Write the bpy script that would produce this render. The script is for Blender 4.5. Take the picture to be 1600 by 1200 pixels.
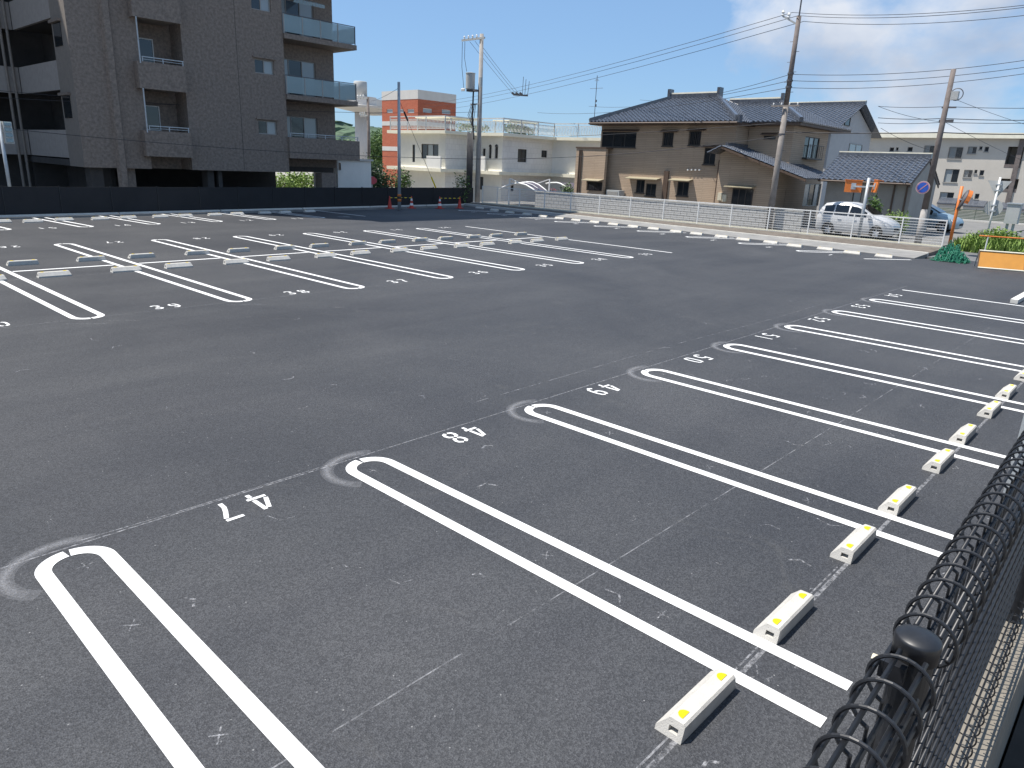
import bpy, bmesh, math, random
from mathutils import Vector, Matrix
random.seed(7)
scene = bpy.context.scene
COL = scene.collection
for o in list(bpy.data.objects): bpy.data.objects.remove(o)

# ------------------------------------------------------------------ camera
FPX, YAW, PITCH, ROLL = 1112.4, 0.7409, 0.2989, 0.0443
CAM = Vector((-1.1886, -5.2531, 2.786))
fw = Vector((math.cos(PITCH)*math.cos(YAW), math.cos(PITCH)*math.sin(YAW), -math.sin(PITCH)))
_r = Vector((math.sin(YAW), -math.cos(YAW), 0)); _u = _r.cross(fw)
CR = math.cos(ROLL)*_r + math.sin(ROLL)*_u
CU = -math.sin(ROLL)*_r + math.cos(ROLL)*_u
cd = bpy.data.cameras.new('camera'); cam = bpy.data.objects.new('camera', cd); COL.objects.link(cam)
cam.matrix_world = Matrix(((CR.x, CU.x, -fw.x, CAM.x), (CR.y, CU.y, -fw.y, CAM.y), (CR.z, CU.z, -fw.z, CAM.z), (0, 0, 0, 1)))
cd.sensor_width = 36; cd.lens = FPX/1600*36; cd.clip_start = 0.05; cd.clip_end = 3000
scene.camera = cam
scene.render.resolution_x = 1024; scene.render.resolution_y = 768

# ------------------------------------------------------------------ light
L = Vector((0.28, -0.36, -1.0)).normalized()
sd = bpy.data.lights.new('sun', 'SUN'); sd.energy = 4.8; sd.angle = math.radians(0.53); sd.color = (1.0, 0.95, 0.88)
sun = bpy.data.objects.new('sun', sd); COL.objects.link(sun); sun.rotation_euler = L.to_track_quat('-Z', 'Y').to_euler(); sun.location = (0, 0, 60)
world = bpy.data.worlds.new('World'); scene.world = world; world.use_nodes = True
wn = world.node_tree; wn.nodes.clear()
def WN(t, **k):
    n = wn.nodes.new(t)
    for a, b in k.items(): setattr(n, a, b)
    return n
wo = WN('ShaderNodeOutputWorld'); bg = WN('ShaderNodeBackground'); bg.inputs[1].default_value = 0.115
sky = WN('ShaderNodeTexSky', sky_type='NISHITA'); sky.sun_disc = False
sky.sun_elevation = math.asin(-L.z); sky.sun_rotation = math.atan2(-L.x, -L.y)
sky.altitude = 0; sky.air_density = 1.0; sky.dust_density = 0.3; sky.ozone_density = 1.5
tc = WN('ShaderNodeTexCoord'); sx = WN('ShaderNodeSeparateXYZ'); wn.links.new(tc.outputs['Generated'], sx.inputs[0])
def WM(op, a, b=None, c=None, clamp=False):
    n = WN('ShaderNodeMath', operation=op, use_clamp=clamp)
    for i, v in enumerate((a, b, c)):
        if v is None: continue
        if isinstance(v, (int, float)): n.inputs[i].default_value = v
        else: wn.links.new(v, n.inputs[i])
    return n.outputs[0]
CLOUD_OFF = (6.86, -17.44, 0.0); SKY_TINT = (0.49, 0.64, 0.83, 1)
mp = WN('ShaderNodeMapping'); wn.links.new(tc.outputs['Generated'], mp.inputs[0]); mp.inputs['Location'].default_value = CLOUD_OFF; mp.inputs['Scale'].default_value = (1, 1, 1.75)
n1 = WN('ShaderNodeTexNoise'); n1.inputs['Scale'].default_value = 2.6; n1.inputs['Detail'].default_value = 9; n1.inputs['Roughness'].default_value = 0.55; n1.inputs['Distortion'].default_value = 0.15
wn.links.new(mp.outputs[0], n1.inputs[0])
cr = WN('ShaderNodeValToRGB'); cr.color_ramp.elements[0].position = 0.535; cr.color_ramp.elements[1].position = 0.635
cr.color_ramp.elements[0].color = (0, 0, 0, 1); cr.color_ramp.elements[1].color = (1, 1, 1, 1)
wn.links.new(n1.outputs[0], cr.inputs[0])
dens = WM('MULTIPLY', cr.outputs[0], 0.92)
n2 = WN('ShaderNodeTexNoise'); n2.inputs['Scale'].default_value = 5; n2.inputs['Detail'].default_value = 5; wn.links.new(mp.outputs[0], n2.inputs[0])
ccol = WN('ShaderNodeValToRGB'); ccol.color_ramp.elements[0].position = 0.35; ccol.color_ramp.elements[1].position = 0.62
ccol.color_ramp.elements[0].color = (2.7, 3.2, 4.1, 1); ccol.color_ramp.elements[1].color = (5.3, 5.5, 5.9, 1)
wn.links.new(n2.outputs[0], ccol.inputs[0])
mx = WN('ShaderNodeMix', data_type='RGBA')
tint = WN('ShaderNodeMix', data_type='RGBA', blend_type='MULTIPLY'); tint.inputs['Factor'].default_value = 1; tint.inputs['B'].default_value = SKY_TINT; wn.links.new(sky.outputs[0], tint.inputs['A'])
wn.links.new(dens, mx.inputs['Factor']); veil = WN('ShaderNodeMix', data_type='RGBA'); veil.inputs['Factor'].default_value = 0.45; veil.inputs['B'].default_value = (2.30, 3.65, 5.45, 1); wn.links.new(tint.outputs['Result'], veil.inputs['A']); wn.links.new(veil.outputs['Result'], mx.inputs['A']); wn.links.new(ccol.outputs[0], mx.inputs['B'])
wn.links.new(mx.outputs['Result'], bg.inputs[0]); wn.links.new(bg.outputs[0], wo.inputs[0])
vs = scene.view_settings; vs.view_transform = 'Standard'; vs.look = 'None'; vs.exposure = 0.5; vs.gamma = 1.0; vs.use_curve_mapping = False

# ------------------------------------------------------------------ survey helpers: sight lines of the photo meeting real planes
def ray(x, y): return fw + CR*((x-800)/FPX) + CU*((600-y)/FPX)
def G(x, y, z=0.0):
    d = ray(x, y); return CAM + d*((z-CAM.z)/d.z)
def onx(x, y, X):
    d = ray(x, y); p = CAM + d*((X-CAM.x)/d.x); return p.y, p.z
def ony(x, y, Y):
    d = ray(x, y); p = CAM + d*((Y-CAM.y)/d.y); return p.x, p.z
def D(x, y, d): return CAM + ray(x, y)*d
def pix(P):
    v = Vector(P)-CAM; z = v.dot(fw); return 800+FPX*v.dot(CR)/z, 600-FPX*v.dot(CU)/z
def zat(x, y, py):
    lo, hi = -5, 60
    for _ in range(60):
        m = (lo+hi)/2
        if pix((x, y, m))[1] > py: lo = m
        else: hi = m
    return lo
def rect(plane, c, l, t, r, b):
    f = onx if plane == 'x' else ony
    u = sorted((f(l, (t+b)/2, c)[0], f(r, (t+b)/2, c)[0])); v = sorted((f((l+r)/2, t, c)[1], f((l+r)/2, b, c)[1]))
    return u[0], u[1], v[0], v[1]

# ------------------------------------------------------------------ materials
MATS = {}
def mat(name, col, rough=0.7, var=0.12, scale=6.0, bump=0.0, bscale=40.0, metal=0.0, spec=0.5, col2=None, c2=0.0, emit=None):
    if name in MATS: return MATS[name]
    m = bpy.data.materials.new(name); m.use_nodes = True; nt = m.node_tree
    p = nt.nodes['Principled BSDF']; p.inputs['Roughness'].default_value = rough; p.inputs['Metallic'].default_value = metal
    p.inputs['Specular IOR Level'].default_value = spec
    t = nt.nodes.new('ShaderNodeTexCoord')
    n = nt.nodes.new('ShaderNodeTexNoise'); n.inputs['Scale'].default_value = scale; n.inputs['Detail'].default_value = 6; n.inputs['Roughness'].default_value = 0.65
    nt.links.new(t.outputs['Object'], n.inputs[0])
    r = nt.nodes.new('ShaderNodeValToRGB'); r.color_ramp.elements[0].position = 0.3; r.color_ramp.elements[1].position = 0.7
    a = [max(0, c*(1-var)) for c in col]; b = [min(1, c*(1+var)) for c in (col2 or col)]
    r.color_ramp.elements[0].color = (*a, 1); r.color_ramp.elements[1].color = (*b, 1)
    nt.links.new(n.outputs[0], r.inputs[0]); nt.links.new(r.outputs[0], p.inputs['Base Color'])
    if bump:
        n2 = nt.nodes.new('ShaderNodeTexNoise'); n2.inputs['Scale'].default_value = bscale; n2.inputs['Detail'].default_value = 4
        nt.links.new(t.outputs['Object'], n2.inputs[0])
        bp = nt.nodes.new('ShaderNodeBump'); bp.inputs['Strength'].default_value = bump; bp.inputs['Distance'].default_value = 0.02
        nt.links.new(n2.outputs[0], bp.inputs['Height']); nt.links.new(bp.outputs[0], p.inputs['Normal'])
    MATS[name] = m; return m

def asphalt_mat():
    m = bpy.data.materials.new('asphalt'); m.use_nodes = True; nt = m.node_tree; N = nt.nodes; K = nt.links
    p = N['Principled BSDF']; t = N.new('ShaderNodeTexCoord')
    def noise(sc, de, ro=0.6, di=0.0, vec=None):
        n = N.new('ShaderNodeTexNoise'); n.inputs['Scale'].default_value = sc; n.inputs['Detail'].default_value = de; n.inputs['Roughness'].default_value = ro; n.inputs['Distortion'].default_value = di
        K.new(vec or t.outputs['Object'], n.inputs[0]); return n.outputs[0]
    def ramp(i, a, b, ca, cb):
        r = N.new('ShaderNodeValToRGB'); r.color_ramp.elements[0].position = a; r.color_ramp.elements[1].position = b
        r.color_ramp.elements[0].color = (*ca, 1); r.color_ramp.elements[1].color = (*cb, 1); K.new(i, r.inputs[0]); return r.outputs[0]
    def mul(a, b):
        x = N.new('ShaderNodeMix'); x.data_type = 'RGBA'; x.blend_type = 'MULTIPLY'; x.inputs['Factor'].default_value = 1
        K.new(a, x.inputs['A']); K.new(b, x.inputs['B']); return x.outputs['Result']
    base = ramp(noise(0.22, 7, 0.62, 0.6), 0.32, 0.70, (0.0335, 0.0365, 0.0430), (0.059, 0.0612, 0.0660))
    mps = N.new('ShaderNodeMapping'); mps.inputs['Scale'].default_value = (0.06, 0.9, 1); mps.inputs['Rotation'].default_value = (0, 0, 0.1); K.new(t.outputs['Object'], mps.inputs[0])
    streak = ramp(noise(1.0, 5, 0.6, 0.3, mps.outputs[0]), 0.3, 0.75, (0.86, 0.86, 0.87), (1.17, 1.15, 1.11))
    grain = ramp(noise(190, 3, 0.7), 0.30, 0.70, (0.55, 0.55, 0.56), (1.45, 1.45, 1.45))
    v = N.new('ShaderNodeTexVoronoi'); v.inputs['Scale'].default_value = 105; K.new(t.outputs['Object'], v.inputs[0])
    sp = N.new('ShaderNodeSeparateColor'); K.new(v.outputs['Color'], sp.inputs[0])
    stone = ramp(sp.outputs[0], 0.2, 0.97, (0.72, 0.72, 0.73), (1.45, 1.44, 1.42))
    c = mul(mul(mul(base, streak), grain), stone)
    # pale dusty smears
    sm = ramp(noise(1.1, 9, 0.72, 1.2), 0.60, 0.80, (0, 0, 0), (0.35, 0.35, 0.35))
    mxs = N.new('ShaderNodeMix'); mxs.data_type = 'RGBA'; K.new(sm, mxs.inputs['Factor']); K.new(c, mxs.inputs['A']); mxs.inputs['B'].default_value = (0.115, 0.112, 0.105, 1)
    # sparse bright grains
    v2 = N.new('ShaderNodeTexVoronoi'); v2.inputs['Scale'].default_value = 38; K.new(t.outputs['Object'], v2.inputs[0])
    s2 = N.new('ShaderNodeSeparateColor'); K.new(v2.outputs['Color'], s2.inputs[0])
    bright = ramp(s2.outputs[1], 0.985, 0.992, (0, 0, 0), (1, 1, 1))
    near = ramp(v2.outputs['Distance'], 0.16, 0.22, (1, 1, 1), (0, 0, 0))
    mm = mul(bright, near)
    mx2 = N.new('ShaderNodeMix'); mx2.data_type = 'RGBA'; K.new(mm, mx2.inputs['Factor']); K.new(mxs.outputs['Result'], mx2.inputs['A']); mx2.inputs['B'].default_value = (0.22, 0.22, 0.22, 1)
    K.new(mx2.outputs['Result'], p.inputs['Base Color'])
    p.inputs['Roughness'].default_value = 0.70; p.inputs['Specular IOR Level'].default_value = 0.35
    bn = N.new('ShaderNodeBump'); bn.inputs['Strength'].default_value = 0.55; bn.inputs['Distance'].default_value = 0.006
    K.new(v.outputs['Distance'], bn.inputs['Height']); K.new(bn.outputs[0], p.inputs['Normal'])
    return m
def chalk_mat(name, lo, hi, sc, op=0.75):
    m = bpy.data.materials.new(name); m.use_nodes = True; nt = m.node_tree; N = nt.nodes; K = nt.links
    p = N['Principled BSDF']; p.inputs['Base Color'].default_value = (0.62, 0.62, 0.64, 1); p.inputs['Roughness'].default_value = 0.9
    t = N.new('ShaderNodeTexCoord'); n = N.new('ShaderNodeTexNoise'); n.inputs['Scale'].default_value = sc; n.inputs['Detail'].default_value = 8; n.inputs['Roughness'].default_value = 0.75
    K.new(t.outputs['Object'], n.inputs[0]); r = N.new('ShaderNodeValToRGB'); r.color_ramp.elements[0].position = lo; r.color_ramp.elements[1].position = hi
    r.color_ramp.elements[1].color = (op, op, op, 1); K.new(n.outputs[0], r.inputs[0]); K.new(r.outputs[0], p.inputs['Alpha'])
    return m
def siding_mat(name, c1, c2, row, gap, bl, mk=0.62):
    m = bpy.data.materials.new(name); m.use_nodes = True; nt = m.node_tree; N = nt.nodes; K = nt.links
    p = N['Principled BSDF']; p.inputs['Roughness'].default_value = 0.85
    t = N.new('ShaderNodeTexCoord'); s = N.new('ShaderNodeSeparateXYZ'); K.new(t.outputs['Object'], s.inputs[0])
    a = N.new('ShaderNodeMath'); a.operation = 'ADD'; K.new(s.outputs[0], a.inputs[0]); K.new(s.outputs[1], a.inputs[1])
    c = N.new('ShaderNodeCombineXYZ'); K.new(a.outputs[0], c.inputs[0]); K.new(s.outputs[2], c.inputs[1])
    b = N.new('ShaderNodeTexBrick'); b.inputs['Color1'].default_value = (*c1, 1); b.inputs['Color2'].default_value = (*c2, 1)
    b.inputs['Mortar'].default_value = (*[x*mk for x in c1], 1); b.inputs['Scale'].default_value = 1.0; b.inputs['Mortar Size'].default_value = gap
    b.inputs['Brick Width'].default_value = bl; b.inputs['Row Height'].default_value = row; K.new(c.outputs[0], b.inputs[0])
    n = N.new('ShaderNodeTexNoise'); n.inputs['Scale'].default_value = 0.9; n.inputs['Detail'].default_value = 6; K.new(t.outputs['Object'], n.inputs[0])
    r = N.new('ShaderNodeValToRGB'); r.color_ramp.elements[0].color = (0.82, 0.82, 0.82, 1); r.color_ramp.elements[1].color = (1.1, 1.1, 1.1, 1); K.new(n.outputs[0], r.inputs[0])
    x = N.new('ShaderNodeMix'); x.data_type = 'RGBA'; x.blend_type = 'MULTIPLY'; x.inputs['Factor'].default_value = 1
    K.new(b.outputs[0], x.inputs['A']); K.new(r.outputs[0], x.inputs['B']); K.new(x.outputs['Result'], p.inputs['Base Color'])
    bp = N.new('ShaderNodeBump'); bp.inputs['Strength'].default_value = 0.5; bp.inputs['Distance'].default_value = 0.02; K.new(b.outputs['Fac'], bp.inputs['Height']); bp.invert = True
    K.new(bp.outputs[0], p.inputs['Normal']); return m
def glass_mat(name, col, rough=0.06, alpha=1.0):
    m = bpy.data.materials.new(name); m.use_nodes = True; p = m.node_tree.nodes['Principled BSDF']
    p.inputs['Base Color'].default_value = (*col, 1); p.inputs['Roughness'].default_value = rough; p.inputs['Specular IOR Level'].default_value = 0.8; p.inputs['Alpha'].default_value = alpha
    return m
M = dict(
    asphalt=asphalt_mat(),
    paint=mat('white_paint', (0.76, 0.76, 0.75), 0.7, 0.07, 45, 0.5, 130),
    chalk=chalk_mat('chalk_line', 0.42, 0.66, 22, 0.45), spray=chalk_mat('chalk_spray', 0.30, 0.80, 60, 0.14), faint=chalk_mat('chalk_faint', 0.46, 0.66, 5, 0.38), scuff=chalk_mat('chalk_scuff', 0.46, 0.68, 30, 0.6),
    concrete=mat('concrete', (0.40, 0.39, 0.36), 0.85, 0.14, 3, 0.2, 60), stop=mat('stop_concrete', (0.49, 0.47, 0.43), 0.85, 0.13, 9, 0.25, 160),
    apron=mat('apron_concrete', (0.225, 0.22, 0.21), 0.9, 0.2, 1.5, 0.2, 30), gravel=mat('gravel_soil', (0.13, 0.11, 0.09), 0.95, 0.35, 3, 0.5, 30),
    kerbwhite=mat('kerb_pale', (0.62, 0.60, 0.55), 0.8, 0.1, 3), yellow=mat('reflector_yellow', (0.92, 0.66, 0.0), 0.4, 0.05, 20),
    hole=mat('hole_grey', (0.25, 0.25, 0.24), 0.9), black=mat('black_coat', (0.014, 0.015, 0.018), 0.42, 0.35, 30, spec=0.5), blackf=mat('black_panel', (0.013, 0.013, 0.015), 0.75, 0.25, 1.2),
    galv=mat('galvanised', (0.42, 0.45, 0.47), 0.5, 0.12, 5, metal=0.35), whitem=mat('white_metal', (0.74, 0.74, 0.72), 0.5, 0.06, 4), creamm=mat('cream_metal', (0.66, 0.63, 0.50), 0.6, 0.12, 2),
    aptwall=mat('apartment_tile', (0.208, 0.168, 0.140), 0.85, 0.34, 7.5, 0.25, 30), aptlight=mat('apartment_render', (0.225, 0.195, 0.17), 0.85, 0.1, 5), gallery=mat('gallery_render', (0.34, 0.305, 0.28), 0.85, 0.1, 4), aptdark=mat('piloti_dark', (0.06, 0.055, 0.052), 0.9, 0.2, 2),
    frame=mat('window_frame', (0.30, 0.29, 0.27), 0.5, 0.05), frameb=mat('bronze_frame', (0.05, 0.043, 0.038), 0.5, 0.08), glass=glass_mat('window_glass', (0.02, 0.024, 0.028)), glassl=glass_mat('curtained_glass', (0.30, 0.33, 0.34), 0.12),
    carglass=glass_mat('car_glass', (0.008, 0.009, 0.010), 0.05), frost=glass_mat('frosted_glass', (0.30, 0.40, 0.42), 0.22, 0.6),
    brick=siding_mat('red_brick', (0.43, 0.115, 0.06), (0.49, 0.145, 0.078), 0.12, 0.012, 0.35), band=mat('pale_band', (0.55, 0.53, 0.50), 0.8, 0.06, 1),
    tan=siding_mat('tan_siding', (0.42, 0.315, 0.225), (0.47, 0.355, 0.255), 0.11, 0.010, 1.8, 0.72), brown=mat('brown_trim', (0.10, 0.065, 0.045), 0.6, 0.15, 4),
    white=mat('white_render', (0.79, 0.78, 0.74), 0.85, 0.07, 0.8), whitetile=siding_mat('white_tile', (0.76, 0.745, 0.71), (0.80, 0.785, 0.75), 0.42, 0.012, 0.42, 0.86), fascia=mat('cream_fascia', (0.78, 0.74, 0.60), 0.7, 0.08, 2),
    tile=mat('roof_tile', (0.075, 0.085, 0.105), 0.24, 0.35, 5, spec=0.9), ridge=mat('ridge_tile', (0.30, 0.31, 0.31), 0.5, 0.2, 6), greywall=mat('grey_mortar', (0.33, 0.31, 0.28), 0.9, 0.1, 1.5), palewall=mat('pale_siding', (0.46, 0.45, 0.44), 0.85, 0.06, 2),
    cream=mat('cream_render', (0.52, 0.48, 0.42), 0.85, 0.06, 0.7), pole=mat('pole_concrete', (0.34, 0.32, 0.30), 0.85, 0.18, 2.5), polemid=mat('pole_weathered', (0.235, 0.21, 0.19), 0.85, 0.25, 2.5), polew=mat('pole_brown', (0.15, 0.125, 0.115), 0.8, 0.3, 3), steel=mat('dark_steel', (0.09, 0.09, 0.10), 0.6), wire=mat('wire_black', (0.03, 0.03, 0.035), 0.6),
    orange=mat('orange_paint', (0.60, 0.17, 0.03), 0.5, 0.1, 5), red=mat('cone_red', (0.50, 0.045, 0.03), 0.55, 0.08, 6), yellowboard=mat('yellow_board', (0.47, 0.205, 0.025), 0.6, 0.12, 2), net=mat('green_net', (0.012, 0.16, 0.095), 0.7, 0.2, 8),
    leaf=mat('leaf', (0.045, 0.10, 0.022), 0.6, 0.5, 3, col2=(0.10, 0.17, 0.04)), leafd=mat('leaf_dark', (0.022, 0.055, 0.016), 0.6, 0.5, 3, col2=(0.05, 0.09, 0.03)), weed=mat('weed_leaf', (0.13, 0.24, 0.03), 0.7, 0.4, 3, col2=(0.21, 0.30, 0.07)), flower=mat('red_flower', (0.45, 0.03, 0.05), 0.6), bark=mat('bark', (0.10, 0.075, 0.055), 0.95, 0.3, 8),
    road=mat('road_asphalt', (0.13, 0.13, 0.13), 0.9, 0.15, 1.5), oldconcrete=mat('old_concrete', (0.20, 0.178, 0.145), 0.9, 0.18, 6, 0.2, 60), soil=mat('dark_soil', (0.05, 0.043, 0.036), 0.95, 0.3, 3), rail=mat('rail_paint', (0.58, 0.58, 0.56), 0.5, 0.06, 3), plot=mat('plot_paving', (0.17, 0.165, 0.155), 0.9, 0.2, 0.8), earth=mat('bare_ground', (0.30, 0.28, 0.24), 0.95, 0.3, 0.4), block=siding_mat('block_wall', (0.40, 0.39, 0.37), (0.46, 0.45, 0.43), 0.2, 0.012, 0.4),
    silver=mat('silver_paint', (0.56, 0.56, 0.56), 0.32, 0.02, 3, metal=0.15), bluecar=mat('pale_blue_paint', (0.33, 0.44, 0.50), 0.28, 0.03, 3, metal=0.4), tyre=mat('tyre', (0.02, 0.02, 0.02), 0.8), alloy=mat('alloy', (0.55, 0.56, 0.58), 0.35, metal=0.7), lamp=mat('head_lamp', (0.7, 0.72, 0.74), 0.15),
    signblue=mat('sign_blue', (0.03, 0.11, 0.50), 0.5, 0.04), signred=mat('sign_red', (0.62, 0.10, 0.12), 0.5, 0.04), poly=glass_mat('carport_sheet', (0.10, 0.08, 0.11), 0.55, 0.92), mirror=mat('mirror_face', (0.75, 0.77, 0.8), 0.08, 0.02, metal=1.0), awning=mat('awning_sheet', (0.33, 0.29, 0.20), 0.6, 0.1, 3), signpink=mat('faded_red', (0.56, 0.27, 0.28), 0.6, 0.08, 5), boxgrey=mat('box_grey', (0.42, 0.43, 0.42), 0.6, 0.08, 2), meter=mat('meter_cream', (0.62, 0.56, 0.42), 0.6),
    hillm=mat('wooded_hill', (0.075, 0.12, 0.065), 0.95, 0.55, 0.22, 0.9, 0.5), greenfence=mat('green_mesh', (0.10, 0.13, 0.10), 0.8, 0.2, 2),  # hill green is lightened and blued so its colour carries the distance haze
)

# ------------------------------------------------------------------ object helpers
def tag(o, label=None, cat=None, group=None, kind=None):
    if label: o['label'] = label
    if cat: o['category'] = cat
    if group: o['group'] = group
    if kind: o['kind'] = kind
    return o
def empty(name, loc, label, cat, group=None, rz=0.0):
    o = bpy.data.objects.new(name, None); COL.objects.link(o); o.location = loc; o.rotation_euler = (0, 0, rz); o.empty_display_size = 0.2
    return tag(o, label, cat, group)
def origin(o):
    v = Vector((0, 0, 0))
    while o: v = v + o.location; o = o.parent
    return v
class MB:
    def __init__(s): s.v = []; s.f = []
    def add(s, vs, fs):
        b = len(s.v); s.v += [tuple(p) for p in vs]; s.f += [tuple(i+b for i in f) for f in fs]; return s
    def box(s, x0, x1, y0, y1, z0, z1):
        return s.add([(x0, y0, z0), (x1, y0, z0), (x1, y1, z0), (x0, y1, z0), (x0, y0, z1), (x1, y0, z1), (x1, y1, z1), (x0, y1, z1)],
                     [(3, 2, 1, 0), (4, 5, 6, 7), (0, 1, 5, 4), (1, 2, 6, 5), (2, 3, 7, 6), (3, 0, 4, 7)])
    def prism(s, pts, ext):   # polygon of 3-D points extruded by a vector
        n = len(pts); e = Vector(ext); a = [Vector(p) for p in pts]
        return s.add(a+[p+e for p in a], [tuple(range(n))[::-1], tuple(range(n, 2*n))]+[(i, (i+1) % n, (i+1) % n+n, i+n) for i in range(n)])
    def tube(s, pts, r, n=6, r1=None, cap=True):
        P = [Vector(p) for p in pts]; m = len(P); vs = []; prev = None
        for i, p in enumerate(P):
            t = (P[min(i+1, m-1)]-P[max(i-1, 0)]).normalized()
            if prev is None:
                a = t.orthogonal().normalized()
            else: a = (prev-t*prev.dot(t)); a = a.normalized() if a.length > 1e-6 else t.orthogonal().normalized()
            prev = a; b = t.cross(a); rr = r if r1 is None else r+(r1-r)*i/(m-1)
            vs += [p+a*(rr*math.cos(2*math.pi*k/n))+b*(rr*math.sin(2*math.pi*k/n)) for k in range(n)]
        fs = [(i*n+k, i*n+(k+1) % n, (i+1)*n+(k+1) % n, (i+1)*n+k) for i in range(m-1) for k in range(n)]
        if cap: fs += [tuple(range(n))[::-1], tuple((m-1)*n+k for k in range(n))]
        return s.add(vs, fs)
    def bar(s, a, b, w, h=None):   # square bar between two points
        a = Vector(a); b = Vector(b); t = (b-a).normalized(); h = h or w
        side = t.cross(Vector((0, 0, 1))); side = side.normalized() if side.length > 1e-4 else Vector((1, 0, 0)); up = side.cross(t)
        q = [(-w/2, -h/2), (w/2, -h/2), (w/2, h/2), (-w/2, h/2)]
        vs = [p+side*i+up*j for p in (a, b) for i, j in q]
        return s.add(vs, [(3, 2, 1, 0), (4, 5, 6, 7), (0, 1, 5, 4), (1, 2, 6, 5), (2, 3, 7, 6), (3, 0, 4, 7)])
    def lathe(s, prof, c=(0, 0, 0), n=16):
        c = Vector(c); vs = []; m = len(prof)
        for r, z in prof: vs += [c+Vector((r*math.cos(2*math.pi*k/n), r*math.sin(2*math.pi*k/n), z)) for k in range(n)]
        fs = [(i*n+k, i*n+(k+1) % n, (i+1)*n+(k+1) % n, (i+1)*n+k) for i in range(m-1) for k in range(n)]
        fs += [tuple(range(n))[::-1], tuple((m-1)*n+k for k in range(n))]
        return s.add(vs, fs)
    def build(s, name, m, parent=None, smooth=False, loc=None, kind=None):
        me = bpy.data.meshes.new(name); off = origin(parent) if parent else Vector(loc or (0, 0, 0))
        me.from_pydata([tuple(Vector(p)-off) for p in s.v], [], s.f); me.materials.append(M[m] if isinstance(m, str) else m)
        if smooth:
            for p in me.polygons: p.use_smooth = True
        me.update()
        o = bpy.data.objects.new(name, me); COL.objects.link(o)
        if parent: o.parent = parent
        elif loc: o.location = loc
        if kind: o['kind'] = kind
        return o
def box(name, m, parent, *b): return MB().box(*b).build(name, m, parent)
def copy_tree(o, parent=None):
    c = o.copy(); COL.objects.link(c); c.parent = parent
    for ch in list(o.children): copy_tree(ch, c)
    return c
def struct(o): o['kind'] = 'structure'; return o

# a wall standing in a plane x = c or y = c (outside towards the lot), with real openings
def P3(pl, c, u, v, d): return (c+d, u, v) if pl == 'x' else (u, c+d, v)
def wall(name, m, parent, pl, c, u0, u1, v0, v1, holes=(), th=0.25, rev=0.14):
    us = sorted({u0, u1, *[h[i] for h in holes for i in (0, 1)]}); vs_ = sorted({v0, v1, *[h[i] for h in holes for i in (2, 3)]})
    us = [u for u in us if u0-1e-6 <= u <= u1+1e-6]; vs_ = [v for v in vs_ if v0-1e-6 <= v <= v1+1e-6]
    mb = MB(); inside = lambda u, v: any(h[0] < u < h[1] and h[2] < v < h[3] for h in holes)
    for i in range(len(us)-1):
        for j in range(len(vs_)-1):
            if inside((us[i]+us[i+1])/2, (vs_[j]+vs_[j+1])/2): continue
            q = [P3(pl, c, a, b, 0) for a, b in ((us[i], vs_[j]), (us[i+1], vs_[j]), (us[i+1], vs_[j+1]), (us[i], vs_[j+1]))]
            mb.add(q, [(0, 1, 2, 3)])
    for h in holes:
        a = [P3(pl, c, *p, 0) for p in ((h[0], h[2]), (h[1], h[2]), (h[1], h[3]), (h[0], h[3]))]; b = [P3(pl, c, *p, rev) for p in ((h[0], h[2]), (h[1], h[2]), (h[1], h[3]), (h[0], h[3]))]
        mb.add(a+b, [(0, 1, 5, 4), (1, 2, 6, 5), (2, 3, 7, 6), (3, 0, 4, 7)])
    a_, b_ = u0+0.004, u1-0.004; e = [P3(pl, c, *p, 0.003) for p in ((a_, v0), (b_, v0), (b_, v1), (a_, v1))]; g = [P3(pl, c, *p, th) for p in ((a_, v0), (b_, v0), (b_, v1), (a_, v1))]
    mb.add(e+g, [(0, 1, 5, 4), (1, 2, 6, 5), (2, 3, 7, 6), (3, 0, 4, 7)])
    return mb.build(name, m, parent)
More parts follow.
